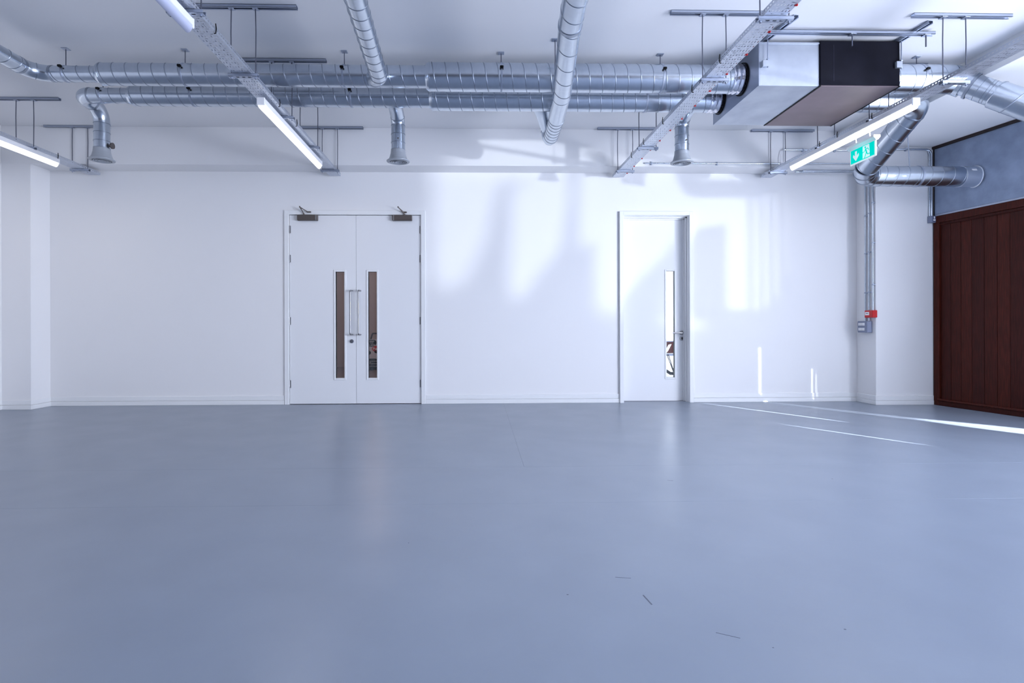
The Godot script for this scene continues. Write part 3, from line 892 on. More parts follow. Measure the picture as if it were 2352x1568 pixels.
func ducts() -> void:
	var Z1 := 1.866
	var Z2 := 1.48
	var Y := DUCT_Y
	var d1 := thing("ventilation_duct", "long spiral duct in front, bending towards the viewer at its left end", "duct", Vector3.ZERO)
	# left end: runs towards the viewer, then an elbow
	var e := arc(Vector3(-3.262, Y, 4.0), Vector3(-3.262, Y, Z1), Vector3(0, Y, Z1), 0.135, 12)
	part("elbow", mb().tube(e, 0.0565, 40), M.galv, d1)
	part("elbow_joint", band(e[0], Vector3.BACK, 0.0565, 0.02, 0.002), M.seam_metal, d1)
	part("elbow_joint", band(e[e.size() - 1], Vector3.RIGHT, 0.0565, 0.02, 0.002), M.seam_metal, d1)
	part("elbow_joint", band(e[6], (e[7] - e[5]), 0.0565, 0.006, 0.002), M.seam_metal, d1)
	straight_duct(d1, e[0], Vector3(-3.30, Y, 6.5), 0.056, 0.3)
	straight_duct(d1, e[e.size() - 1], Vector3(-2.79, Y, Z1), 0.056, 0.8, 0.095, -1.0)
	step_ring(d1, -2.795, Z1, 0.056, 0.079)
	straight_duct(d1, Vector3(-2.77, Y, Z1), Vector3(-0.385, Y, Z1), 0.079, 1.2, 0.095, -1.0)
	step_ring(d1, -0.388, Z1, 0.079, 0.102)
	straight_duct(d1, Vector3(-0.36, Y, Z1), Vector3(1.93, Y, Z1), 0.102, 2.0, 0.0955, -1.0)
	part("flexible_sleeve", sleeve(Vector3(1.90, Y, Z1), Vector3(2.003, Y, Z1), 0.105), M.foil, d1)
	part("collar", band(Vector3(1.997, Y, Z1), Vector3.RIGHT, 0.112, 0.016, 0.006), M.black, d1)

	var d2 := thing("ventilation_duct", "long spiral duct behind, partly hidden, with an elbow at its left end", "duct", Vector3.ZERO)
	var e2 := arc(Vector3(0, Y, Z2), Vector3(-3.205, Y, Z2), Vector3(-3.205, Y, 1.0), 0.085, 10)
	part("elbow", mb().tube(e2, 0.060, 40), M.galv, d2)
	part("elbow_joint", band(e2[0], Vector3.RIGHT, 0.060, 0.016, 0.002), M.seam_metal, d2)
	straight_duct(d2, Vector3(-2.795, Y, Z2), e2[0], 0.0595, 0.4, 0.095, -1.0)
	step_ring(d2, -2.803, Z2, 0.0595, 0.077)
	straight_duct(d2, Vector3(-2.78, Y, Z2), Vector3(-0.39, Y, Z2), 0.077, 0.5, 0.095, -1.0)
	step_ring(d2, -0.395, Z2, 0.077, 0.098)
	straight_duct(d2, Vector3(-0.37, Y, Z2), Vector3(1.93, Y, Z2), 0.098, 1.5, 0.095, -1.0)
	part("flexible_sleeve", sleeve(Vector3(1.89, Y, Z2), Vector3(2.003, Y, Z2), 0.101), M.foil, d2)
	part("collar", band(Vector3(1.997, Y, Z2), Vector3.RIGHT, 0.107, 0.016, 0.006), M.black, d2)

	# drops that end in round diffusers
	drop(-3.205, "left", e2[e2.size() - 1], "round air diffuser on the drop at the far left end of the duct")
	drop(-0.692, "mid", Vector3(-0.692, Y - 0.04, Z2 - 0.03), "round air diffuser between the double doors and the long lit wall")
	drop(1.776, "right", Vector3(1.80, Y - 0.05, Z2 - 0.03), "round air diffuser beside the perforated tray with red clips")

	# branch that comes from above the viewer into the front duct
	var ba := thing("branch_duct", "slim spiral branch duct joining the front duct left of centre", "duct", Vector3.ZERO)
	var p0 := Vector3(-0.62, 2.62, 4.2)
	var p1 := Vector3(-0.708, 2.615, 2.07)
	straight_duct(ba, p1, p0, 0.061, 0.2, 0.105)
	part("elbow", mb().tube([p1, p1 + Vector3(-0.003, 0.0, -0.018), Vector3(-0.738, 2.628, 2.005), Vector3(-0.760, 2.650, 1.94), Vector3(-0.772, 2.68, Z1)], 0.0618, 40), M.galv, ba)
	part("elbow_joint", band(p1, p0 - p1, 0.061, 0.012, 0.002), M.seam_metal, ba)

	# branch that passes below both ducts and turns up again
	var bb := thing("branch_duct", "slim spiral branch duct passing under both ducts right of centre", "duct", Vector3.ZERO)
	var q := [Vector3(0.44, 2.515, 4.2), Vector3(0.515, 2.512, 2.95), Vector3(0.610, 2.508, 1.98), Vector3(0.632, 2.508, 1.55), Vector3(0.642, 2.506, 1.10)]
	straight_duct(bb, q[1], q[0], 0.066, 0.0, 0.16)
	part("elbow_joint", band(q[1], q[0] - q[1], 0.066, 0.03, 0.003), M.seam_metal, bb)
	straight_duct(bb, q[2], q[1], 0.065, 1.0, 0.205)
	part("duct_section", mb().tube([q[2], q[2].lerp(q[3], 0.5), q[3]], 0.0645, 40), M.galv, bb)
	part("elbow_joint", band(q[2], q[2] - q[1], 0.0645, 0.006, 0.002), M.seam_metal, bb)
	part("elbow_joint", band(q[3], q[3] - q[2], 0.0645, 0.01, 0.002), M.seam_metal, bb)
	straight_duct(bb, q[4], q[3], 0.062, 2.0, 0.07)
	var mitre := Vector3(0.622, 2.605, 1.05)
	part("elbow", mb().tube([q[4], q[4] + Vector3(-0.003, 0.003, -0.03), q[4] + Vector3(-0.010, 0.022, -0.052), q[4] + Vector3(-0.014, 0.05, -0.058), mitre], 0.0605, 40), M.galv, bb)
	part("elbow_joint", band(mitre + Vector3(0, -0.03, 0), Vector3.UP, 0.0605, 0.008, 0.002), M.seam_metal, bb)
	part("saddle", mb().tube([mitre + Vector3(0.002, -0.012, -0.004), mitre.lerp(Vector3(0.50, 2.69, Z2), 0.12), mitre.lerp(Vector3(0.50, 2.69, Z2), 0.6), mitre.lerp(Vector3(0.50, 2.69, Z2), 0.78), Vector3(0.50, 2.69, Z2)], [0.058, 0.061, 0.067, 0.074, 0.05], 40), M.galv, bb)

	# right of the air unit: near duct that drops towards the viewer
	var r1 := thing("ventilation_duct", "bright spiral duct right of the air unit, dropping out of frame at the right", "duct", Vector3.ZERO)
	straight_duct(r1, Vector3(3.02, 2.71, Z1), Vector3(3.60, 2.71, Z1), 0.104, 0.3, 0.12, -1.0)
	var w1 := arc(Vector3(3.0, 2.71, Z1), Vector3(3.655, 2.705, Z1), Vector3(3.86, 2.515, 2.03), 0.06, 6)
	part("elbow", mb().tube([Vector3(3.60, 2.71, Z1)] + w1 + [Vector3(3.70, 2.663, 1.902)], 0.103, 40), M.galv, r1)
	var dirn := (Vector3(3.86, 2.512, 2.03) - Vector3(3.655, 2.705, Z1)).normalized()
	var s0 := Vector3(3.69, 2.672, 1.894)
	part("duct_section", mb().tube([s0, s0 + dirn * 0.3], 0.086, 40), M.galv, r1)
	for k in [[0.06, 0.098, 0.02], [0.12, 0.088, 0.006], [0.17, 0.088, 0.006], [0.19, 0.088, 0.006]]:
		part("elbow_joint", band(s0 + dirn * k[0], dirn, k[1] - 0.004, k[2], 0.003), M.seam_metal, r1)
	part("duct_section", mb().tube([s0 + dirn * 0.215, s0 + dirn * 0.225, s0 + dirn * 1.0] + arc(s0, s0 + dirn * 1.15, s0 + dirn * 1.15 + Vector3(1, 0, 0), 0.16, 6) + [Vector3(right_x(2.5) + 0.05, (s0 + dirn * 1.15).y, (s0 + dirn * 1.15).z)], [0.088, 0.097, 0.097, 0.097, 0.097, 0.097, 0.097, 0.097, 0.097, 0.097, 0.097], 44), M.galv, r1)
	part("spiral_seam", mb().seam(s0 + dirn * 0.22, s0 + dirn * 1.0, 0.097, 0.16, 0.4), M.seam_metal, r1)

	# right of the air unit: far duct, down to the low duct that ends in the wall
	var r2 := thing("ventilation_duct", "spiral duct that slopes down behind the exit sign to the right wall", "duct", Vector3.ZERO)
	straight_duct(r2, Vector3(3.02, 2.705, Z2), Vector3(3.60, 2.705, Z2), 0.098, 0.9, 0.12, -1.0)
	var c0 := Vector3(3.70, 2.70, Z2)
	var c1 := Vector3(3.70, 2.278, 0.72)
	var w2 := arc(Vector3(3.0, 2.705, Z2), c0, c1, 0.12, 10)
	part("elbow", mb().tube([Vector3(3.59, 2.705, Z2)] + w2, 0.097, 40), M.galv, r2)
	part("elbow_joint", band(w2[0], Vector3.RIGHT, 0.097, 0.012, 0.003), M.seam_metal, r2)
	part("elbow_joint", band(w2[w2.size() - 1], c1 - c0, 0.097, 0.012, 0.003), M.seam_metal, r2)
	var w3 := arc(c0, c1, Vector3(4.7, 2.278, 0.72), 0.11, 3)
	straight_duct(r2, w2[w2.size() - 1], w3[0], 0.096, 0.5, 0.14)
	part("elbow", mb().tube(w3, 0.098, 40), M.galv, r2)
	for i in w3.size():
		var t: Vector3 = (w3[mini(i + 1, w3.size() - 1)] - w3[maxi(i - 1, 0)])
		part("elbow_joint", band(w3[i], t, 0.097, 0.010, 0.0035), M.seam_metal, r2)
	straight_duct(r2, w3[w3.size() - 1], Vector3(4.84, 2.278, 0.72), 0.097, 1.0, 0.11)
	part("wall_collar", mb().lathe(Vector3(4.68, 2.278, 0.72), Vector3.RIGHT, [[0.097, 0.0], [0.0995, 0.002], [0.0995, 0.15], [0.106, 0.152]], 44), M.sleeve, r2)
	part("sticker", mb().box(Vector3(4.755, 2.322, 0.8085), Vector3(0.05, 0.018, 0.002), 0.0, Basis(Vector3.RIGHT, deg_to_rad(-27))), M.white, r2)
	part("clamp_band", band(Vector3(4.26, 2.278, 0.72), Vector3.RIGHT, 0.0985, 0.02, 0.003), M.strut, r2)
	part("rod", mb().tube([Vector3(4.19, 2.375, 0.72), Vector3(4.17, SOFFIT, 0.72)], 0.0045, 8), M.strut, r2)

	var ph := [[-3.035, 0.056, "left end"], [-2.168, 0.079, ""], [-0.997, 0.079, ""], [0.172, 0.102, ""], [1.375, 0.102, ""]]
	var words := ["duct hanger over the thin left end of the front duct", "duct hanger left of the second cable tray on the front duct", "duct hanger left of the slim branch duct on the front duct", "duct hanger in the middle of the front duct", "duct hanger left of the tray with red clips"]
	for i in ph.size():
		hanger(ph[i][0], Z1, ph[i][1], Y, words[i])
	var words2 := ["duct hanger over the elbow of the rear duct", "duct hanger on the rear duct near the far left tray", "duct hanger on the rear duct left of the second cable tray", "duct hanger on the rear duct beside the slim branch duct"]
	var h2 := [[-3.02, 0.0595], [-2.30, 0.077], [-1.03, 0.077], [1.37, 0.098]]
	for i in h2.size():
		hanger(h2[i][0], Z2, h2[i][1], Y, words2[i])
	hanger(0.551, 2.068, 0.07, 2.56, "short ceiling rod with a plate beside the right branch duct", false)
	hanger(3.35, Z1, 0.104, 2.71, "duct hanger right of the dark air unit")

func sleeve(a: Vector3, b: Vector3, r: float) -> MB:
	# foil sleeve with soft folds
	var path := []
	var radii := []
	for i in 10:
		path.append(a.lerp(b, i / 9.0))
		radii.append(r + 0.0025 * sin(i * 2.3) + 0.002 * sin(i * 4.1 + r * 90.0) if i > 0 and i < 9 else r - 0.001)
	return mb().tube(path, radii, 56)

func drop(x: float, which: String, from: Vector3, label: String) -> void:
	var Z := 1.215
	var o := thing("air_diffuser", label, "air diffuser", Vector3.ZERO, "round diffusers under the duct")
	var r := 0.0585 if which != "left" else 0.0605
	var face := 2.25
	if which == "left":
		# second elbow, turning down
		var a := arc(from, Vector3(x, DUCT_Y, Z), Vector3(x, 2.3, Z), 0.13, 10)
		part("elbow", mb().tube([from] + a, r, 40), M.galv, o)
		part("elbow_joint", band(a[0], Vector3.FORWARD, r, 0.02, 0.002), M.seam_metal, o)
		part("drop_pipe", mb().tube([a[a.size() - 1] + Vector3(0, 0.01, 0), Vector3(x, 2.30, Z)], r, 40), M.galv, o)
		part("damper_knob", mb().lathe(Vector3(x + r, 2.375, Z), Vector3.RIGHT, [[0.012, 0.0], [0.012, 0.02], [0.026, 0.021], [0.026, 0.034], [0.0, 0.034]], 20), M.dark_steel, o)
	else:
		var c := Vector3(x, DUCT_Y, 1.48)
		var corner := Vector3(x, 2.62, Z)
		var dir := (corner - c).normalized()
		var a := arc(c, corner, Vector3(x, 2.3, Z), 0.095, 10)
		part("elbow", mb().tube([c + dir * 0.06] + a, r, 40), M.galv, o)
		var k := 0.0 if which == "mid" else 0.02
		part("saddle", mb().tube([c, c + dir * (0.06 + k), c + dir * (0.075 + k), c + dir * (0.09 + k), c + dir * (0.115 + k)], [r + 0.012, r + 0.013, r + 0.009, r + 0.004, r + 0.0008], 40), M.galv, o)
		part("elbow_joint", band(a[3], a[4] - a[2], r, 0.006, 0.002), M.seam_metal, o)
		part("drop_pipe", mb().tube([a[a.size() - 1] + Vector3(0, 0.01, 0), Vector3(x, 2.30, Z)], r + 0.0005, 40), M.galv, o)
		part("damper_knob", mb().lathe(Vector3(x + (0.008 if which == "mid" else 0.02), 2.435, Z + r), Vector3.BACK, [[0.006, -0.002], [0.006, 0.008], [0.0, 0.008]], 12), M.dark_steel, o)
	for y in [2.56, 2.484, 2.412, 2.353]:
		part("pipe_joint", band(Vector3(x, y, Z), Vector3.UP, r + 0.0005, 0.007, 0.0022), M.seam_metal, o)
	part("cone", mb().lathe(Vector3(x, face, Z), Vector3.UP, [[r + 0.026, 0.010], [r + 0.014, 0.040], [r + 0.006, 0.072], [r + 0.003, 0.100], [r - 0.002, 0.1015]], 48), M.diffuser, o)
	part("flange", mb().lathe(Vector3(x, face, Z), Vector3.UP, [[0.070, 0.004], [0.074, -0.004], [0.098, 0.001], [0.100, 0.006], [0.096, 0.010], [r + 0.02, 0.012]], 56), M.diffuser, o)
	for k in 3:
		var rr: float = [0.062, 0.044, 0.026][k]
		part("cone_ring", mb().lathe(Vector3(x, face, Z), Vector3.UP, [[rr - 0.012, 0.014], [rr, -0.003], [rr + 0.003, -0.003], [rr - 0.008, 0.016]], 48), M.diffuser, o)
	part("core", mb().lathe(Vector3(x, face, Z), Vector3.UP, [[0.0, 0.0], [0.010, 0.001], [0.012, 0.005], [0.0, 0.012]], 24), M.diffuser, o)
	part("throat", mb().lathe(Vector3(x, face, Z), Vector3.UP, [[0.0, 0.022], [0.072, 0.022]], 40), M.diffuser, o)

# ------------------------------------------------------------------ air handling unit
func air_unit() -> void:
	var o := thing("air_handling_unit", "boxy metal air unit hung under the ceiling, its right half wrapped in black", "air unit", Vector3.ZERO)
	var b := 2.54
	var t := 2.85
	part("casing", mb().span(Vector3(2.005, b + 0.001, 1.342), Vector3(2.44, t, 2.12), 0.003), M.panel_metal, o)
	part("end_plate", mb().span(Vector3(1.9995, b, 1.34), Vector3(2.0055, t, 2.122)), M.strut, o)
	part("top_flange", mb().span(Vector3(2.0, t - 0.012, 2.118), Vector3(2.44, t, 2.126), 0.001), M.panel_metal, o)
	part("insulation_wrap", mb().span(Vector3(2.437, b + 0.004, 1.336), Vector3(3.02, t + 0.012, 2.132), 0.006), M.rubber, o)
	part("underside_panel", mb().span(Vector3(2.448, b - 0.003, 1.338), Vector3(3.012, b + 0.006, 2.124), 0.002), M.taupe, o)
	part("wrap_edge", mb().span(Vector3(2.436, b - 0.004, 1.338), Vector3(2.444, b + 0.004, 2.13)), M.black, o)
	part("wrap_edge", mb().span(Vector3(3.010, b - 0.004, 1.338), Vector3(3.022, b + 0.004, 2.13)), M.black, o)
	part("tape_strip", mb().span(Vector3(2.535, b + 0.03, 2.130), Vector3(2.5365, t - 0.02, 2.1335)), mat(Color(0.2, 0.2, 0.28), 0.7), o)
	for x in [2.04, 3.005]:
		part("hanger_bracket", mb().span(Vector3(x - 0.025, 2.665, 2.11), Vector3(x + 0.018, 2.71, 2.152), 0.002), M.panel_metal, o)
		part("hanger_rod", mb().tube([Vector3(x + 0.012, 2.655, 2.146), Vector3(x + 0.012, CEIL - 0.02, 2.146)], 0.004, 8), M.strut, o)
		part("hanger_nut", mb().box(Vector3(x + 0.012, 2.717, 2.146), Vector3(0.016, 0.010, 0.016), 0.002), M.strut, o)
		part("hanger_rod", mb().tube([Vector3(x + 0.012, 2.655, 1.30), Vector3(x + 0.012, CEIL - 0.02, 1.30)], 0.004, 8), M.strut, o)
	channel_run(Vector3(2.03, CEIL, 1.95), Vector3(2.10, CEIL, 2.42), "ceiling channel in front of the air unit, half hidden by the tray with red clips")
	channel_run(Vector3(3.005, CEIL, 1.95), Vector3(3.047, CEIL, 2.37), "ceiling channel running back above the black corner of the air unit")
	var c := channel_run(Vector3(2.0, CEIL - 0.021, 2.258), Vector3(3.16, CEIL - 0.021, 2.258), "long bright channel across the front of the air unit")
	for x in [0.585, 1.105]:
		part("rod", mb().tube([Vector3(x, 0.0, 0), Vector3(x, -0.10, 0)], 0.0045, 8), M.rod, c)
		part("nut_plate", mb().box(Vector3(x, -0.021, 0), Vector3(0.04, 0.006, 0.04), 0.001), M.strut, c)

# channel with its open side down, top at the two points
func channel_mesh(len: float, w := 0.036, h := 0.0205) -> MB:
	var m := mb()
	m.span(Vector3(0, -0.003, -w / 2), Vector3(len, 0, w / 2))
	m.span(Vector3(0, -h, -w / 2), Vector3(len, 0, -w / 2 + 0.0025), 0.0006)
	m.span(Vector3(0, -h, w / 2 - 0.0025), Vector3(len, 0, w / 2), 0.0006)
	m.span(Vector3(0, -h, -w / 2), Vector3(len, -h + 0.0025, -w / 2 + 0.009))
	m.span(Vector3(0, -h, w / 2 - 0.009), Vector3(len, -h + 0.0025, w / 2))
	return m

func channel_run(a: Vector3, b: Vector3, label: String) -> Node3D:
	var o := thing("support_channel", label, "channel", a)
	o.basis = Basis((b - a).normalized(), Vector3.UP, (b - a).normalized().cross(Vector3.UP))
	part("channel", channel_mesh((b - a).length()), M.strut, o)
	return o

# ------------------------------------------------------------------ cable trays
func tray_mesh(len: float, w: float) -> MB:
	var m := mb()
	var per := 0.052
	var rows := int(len / per)
	var th := 0.0014
	for k in rows:
		var z := k * per
		for lay in [0, 1]:
			var o := Vector3(0, 0 if lay == 0 else th, z)
			var u := Vector3.RIGHT
			var f := Vector3.BACK
			if lay == 1:
				u = Vector3.LEFT          # the mirror image for the upper face, so that it faces up
			for c in 7:
				var x0 := -w / 2 + w / 7 * c
				m.slotted(o, u, f, x0, x0 + w / 7, 0.0, 0.031, x0 + w / 14, 0.0155, 0.0024, 0.0085)
			for c in 2:
				var x0 := -w / 2 + w / 2 * c
				m.slotted(o, u, f, x0, x0 + w / 2, 0.031, per, x0 + w / 4 + (0.006 if c == 0 else 0.0), 0.0415, 0.0085, 0.0028)
	# side flanges with slots, and the rolled lips
	for s: float in [-1.0, 1.0]:
		for k in rows * 2:
			var z := k * per / 2
			for lay in [0.0, 0.0016]:
				var o := Vector3(s * (w / 2 - lay), 0, z)
				var up := Vector3.UP
				if (s > 0) == (lay == 0.0):
					m.slotted(o, up, Vector3.BACK, 0.0, 0.030, 0.0, per / 2, 0.017, per / 4, 0.0035, 0.0075)
				else:
					m.slotted(o + Vector3(0, 0.030, 0), Vector3.DOWN, Vector3.BACK, 0.0, 0.030, 0.0, per / 2, 0.013, per / 4, 0.0035, 0.0075)
		m.span(Vector3(s * w / 2, 0.0285, 0), Vector3(s * (w / 2 - 0.009), 0.0305, rows * per), 0.0005)
	return m

func bracket_bar_mesh(len: float) -> MB:
	# slotted bar below the tray; its slots face down
	var m := mb()
	var w := 0.036
	var h := 0.0185
	m.span(Vector3(-len / 2, -h, -w / 2), Vector3(len / 2, 0, -w / 2 + 0.0022), 0.0006)
	m.span(Vector3(-len / 2, -h, w / 2 - 0.0022), Vector3(len / 2, 0, w / 2), 0.0006)
	m.span(Vector3(-len / 2, -0.0022, -w / 2), Vector3(len / 2, 0, -w / 2 + 0.008))
	m.span(Vector3(-len / 2, -0.0022, w / 2 - 0.008), Vector3(len / 2, 0, w / 2))
	for c in 5:
		var x0 := -len / 2 + len / 5 * c
		m.slotted(Vector3(0, -h, 0), Vector3.RIGHT, Vector3.BACK, x0, x0 + len / 5, -w / 2, w / 2, x0 + len / 10, 0.0, 0.0115, 0.0058)
		m.slotted(Vector3(0, -h + 0.002, 0), Vector3.LEFT, Vector3.BACK, x0, x0 + len / 5, -w / 2, w / 2, x0 + len / 10, 0.0, 0.0115, 0.0058)
	return m

func tray_hanger(x: float, z: float, chan_x: float, tray_y: float, label: String) -> void:
	var o := thing("tray_hanger", label, "tray hanger", Vector3(x, tray_y, z), "threaded rod hangers that carry the cable trays")
	part("bracket_bar", bracket_bar_mesh(0.186), M.strut, o)
	for s: float in [-1.0, 1.0]:
		part("rod", mb().tube([Vector3(s * 0.076, -0.032, 0), Vector3(s * 0.076 + 0.003 * s, (CEIL - tray_y) * 0.6, 0), Vector3(s * 0.076, CEIL - tray_y - 0.004, 0)], 0.0036, 8), M.rod, o)
		part("washer", mb().box(Vector3(s * 0.076, -0.021, 0), Vector3(0.032, 0.004, 0.034), 0.0008), M.strut, o)
		part("nut", mb().lathe(Vector3(s * 0.076, -0.023, 0), Vector3.DOWN, [[0.0065, 0.0], [0.0065, 0.006], [0.0, 0.006]], 6), M.strut, o)
		part("ceiling_washer", mb().box(Vector3(s * 0.076, CEIL - tray_y - 0.023, 0), Vector3(0.035, 0.004, 0.04), 0.0008), M.strut, o)
	part("ceiling_channel", channel_mesh(0.66), M.strut, o, Vector3(chan_x - x - 0.33, CEIL - tray_y, 0))

func trays() -> void:
	var W := 0.118
	var Y := 2.4405
	var specs := [
		[-4.052, 0.001, "perforated cable tray at the far left, ending over the left corner", [1.74, 0.965, 0.27], -4.07],
		[-1.530, 0.011, "perforated cable tray running over the double doors", [3.175, 2.455, 1.735, 1.02, 0.285], -1.515],
		[1.506, 0.0125, "perforated cable tray with red clips, running over the single door", [3.175, 2.445, 1.05, 0.31], 1.555],
		[3.124, 0.006, "perforated cable tray at the right, passing over the exit sign", [2.445, 1.75, 1.085, 0.28], 3.18],
	]
	var names := ["the far left cable tray", "the tray over the double doors", "the tray with red clips", "the tray above the exit sign"]
	for i in specs.size():
		var sp: Array = specs[i]
		var o := thing("cable_tray", sp[2], "cable tray", Vector3(sp[0], Y, 0.045))
		o.rotation.y = atan(sp[1])
		part("perforated_tray", tray_mesh(6.2, W), M.tray, o)
		var zs: Array = sp[3]
		for j in zs.size():
			var which: String = ["nearest the wall", "second from the wall", "third from the wall", "fourth from the wall", "fifth from the wall"][zs.size() - 1 - j]
			tray_hanger(sp[0] + sp[1] * (zs[j] - 0.045) + 0.006, zs[j], sp[4] + sp[1] * zs[j], Y - 0.0005, "rod hanger %s under %s" % [which, names[i]])
		# black ties hooked over the edge
		var side := -1.0 if i >= 2 else 1.0
		var ties: Array = [[0.6], [2.92, 1.9, 1.5], [2.63, 2.2, 1.6, 1.1, 0.72], [1.72, 1.3, 1.05]][i]
		for z in ties:
			part("cable_tie", mb().tube([Vector3(side * W / 2 - side * 0.008, -0.006, z), Vector3(side * (W / 2 + 0.002), -0.005, z), Vector3(side * (W / 2 + 0.005), 0.02, z), Vector3(side * (W / 2 + 0.001), 0.048, z)], 0.0028, 6), M.black, o)
		# cables that lie in the tray
		if i == 2:
			var red := thing("cable", "red cable lying along the right side of the tray with red clips", "cable", o.position)
			red.basis = o.basis
			var rp := []
			for k in 60:
				rp.append(Vector3(W / 2 - 0.0060 + 0.0008 * sin(k * 1.7), 0.0054, 0.03 + k * 0.102))
			part("sheath", mb().tube(rp, 0.0040, 8), M.red, red)
			for k in 17:
				var z := 0.16 + k * 0.257
				var clip := mb()
				clip.box(Vector3(W / 2 - 0.008, 0.004, z), Vector3(0.006, 0.016, 0.006), 0.001)
				clip.tube([Vector3(W / 2 - 0.009, -0.003, z), Vector3(W / 2 - 0.002, -0.0045, z)], 0.003, 6)
				clip.box(Vector3(W / 2 - 0.001, -0.002, z + 0.003), Vector3(0.007, 0.010, 0.008), 0.0015)
				part("clip", clip, M.red, red)
		var grey := thing("cable", "grey cable lying in " + names[i], "cable", o.position)
		grey.basis = o.basis
		var gp := []
		for k in 60:
			gp.append(Vector3(0.012 + 0.006 * sin(k * 0.6 + i), 0.007, 0.03 + k * 0.102))
		part("sheath", mb().tube(gp, 0.0048, 8), mat(Color(0.72, 0.74, 0.8), 0.5), grey)

# ------------------------------------------------------------------ batten lights
func batten(x: float, z0: float, z1: float, slope: float, lit: bool, label: String) -> void:
	var o := thing("batten_light", label, "light", Vector3(x, 2.379, z0), "")
	o.rotation.y = atan(slope)
	var len := z1 - z0
	var W := 0.054
	part("housing", mb().span(Vector3(-W / 2, 0.004, 0.0), Vector3(W / 2, 0.042, len), 0.003), M.white, o)
	# rounded lens below
	var prof := []
	for k in 13:
		var a := PI * k / 12
		prof.append(Vector2(cos(a) * W * 0.44, -sin(a) * 0.040 + 0.006))
	var m := mb()
	for k in 12:
		var p: Vector2 = prof[k]
		var q: Vector2 = prof[k + 1]
		var n0 := Vector3(p.x, p.y - 0.006, 0).normalized()
		var n1 := Vector3(q.x, q.y - 0.006, 0).normalized()
		var i0 := m.vert(Vector3(p.x, p.y, 0.012), n0)
		var i1 := m.vert(Vector3(q.x, q.y, 0.012), n1)
		var i2 := m.vert(Vector3(q.x, q.y, len - 0.012), n1)
		var i3 := m.vert(Vector3(p.x, p.y, len - 0.012), n0)
		m.tri_i(i0, i2, i1); m.tri_i(i0, i3, i2)
		m.tri(Vector3(0, 0.006, 0.012), Vector3(p.x, p.y, 0.012), Vector3(q.x, q.y, 0.012), Vector3.FORWARD)
		m.tri(Vector3(0, 0.006, len - 0.012), Vector3(q.x, q.y, len - 0.012), Vector3(p.x, p.y, len - 0.012), Vector3.BACK)
	part("lens", m, M.lens if lit else M.lens_off, o)
	for z in [0.006, len - 0.006]:
		part("end_cap", mb().box(Vector3(0, 0.018, z), Vector3(W + 0.003, 0.054, 0.014), 0.004), M.white, o)
	part("fixing", mb().span(Vector3(-0.02, 0.04, len * 0.2), Vector3(0.02, 0.0435, len * 0.2 + 0.03)), M.strut, o)
	if lit:
		var l := AreaLight3D.new()
		l.name = "lamp"
		l.light_color = Color(1.0, 0.95, 0.9)
		l.light_energy = 0.36
		l.area_size = Vector2(0.05, len - 0.05)
		l.area_range = 30.0
		l.area_attenuation = 2.0
		l.shadow_enabled = true
		o.add_child(l)
		l.position = Vector3(0, -0.036, len / 2)
		l.rotation.x = -PI / 2

func lamps() -> void:
	batten(-3.985, 0.665, 2.15, 0.001, true, "lit batten light under the far left cable tray")
	batten(-1.528, 0.64, 2.14, 0.011, true, "lit batten light under the tray over the double doors")
	batten(-1.497, 3.13, 4.6, 0.011, false, "unlit batten light at the top edge, left of centre")
	batten(3.062, 0.66, 2.22, 0.004, true, "lit batten light above the green exit sign")

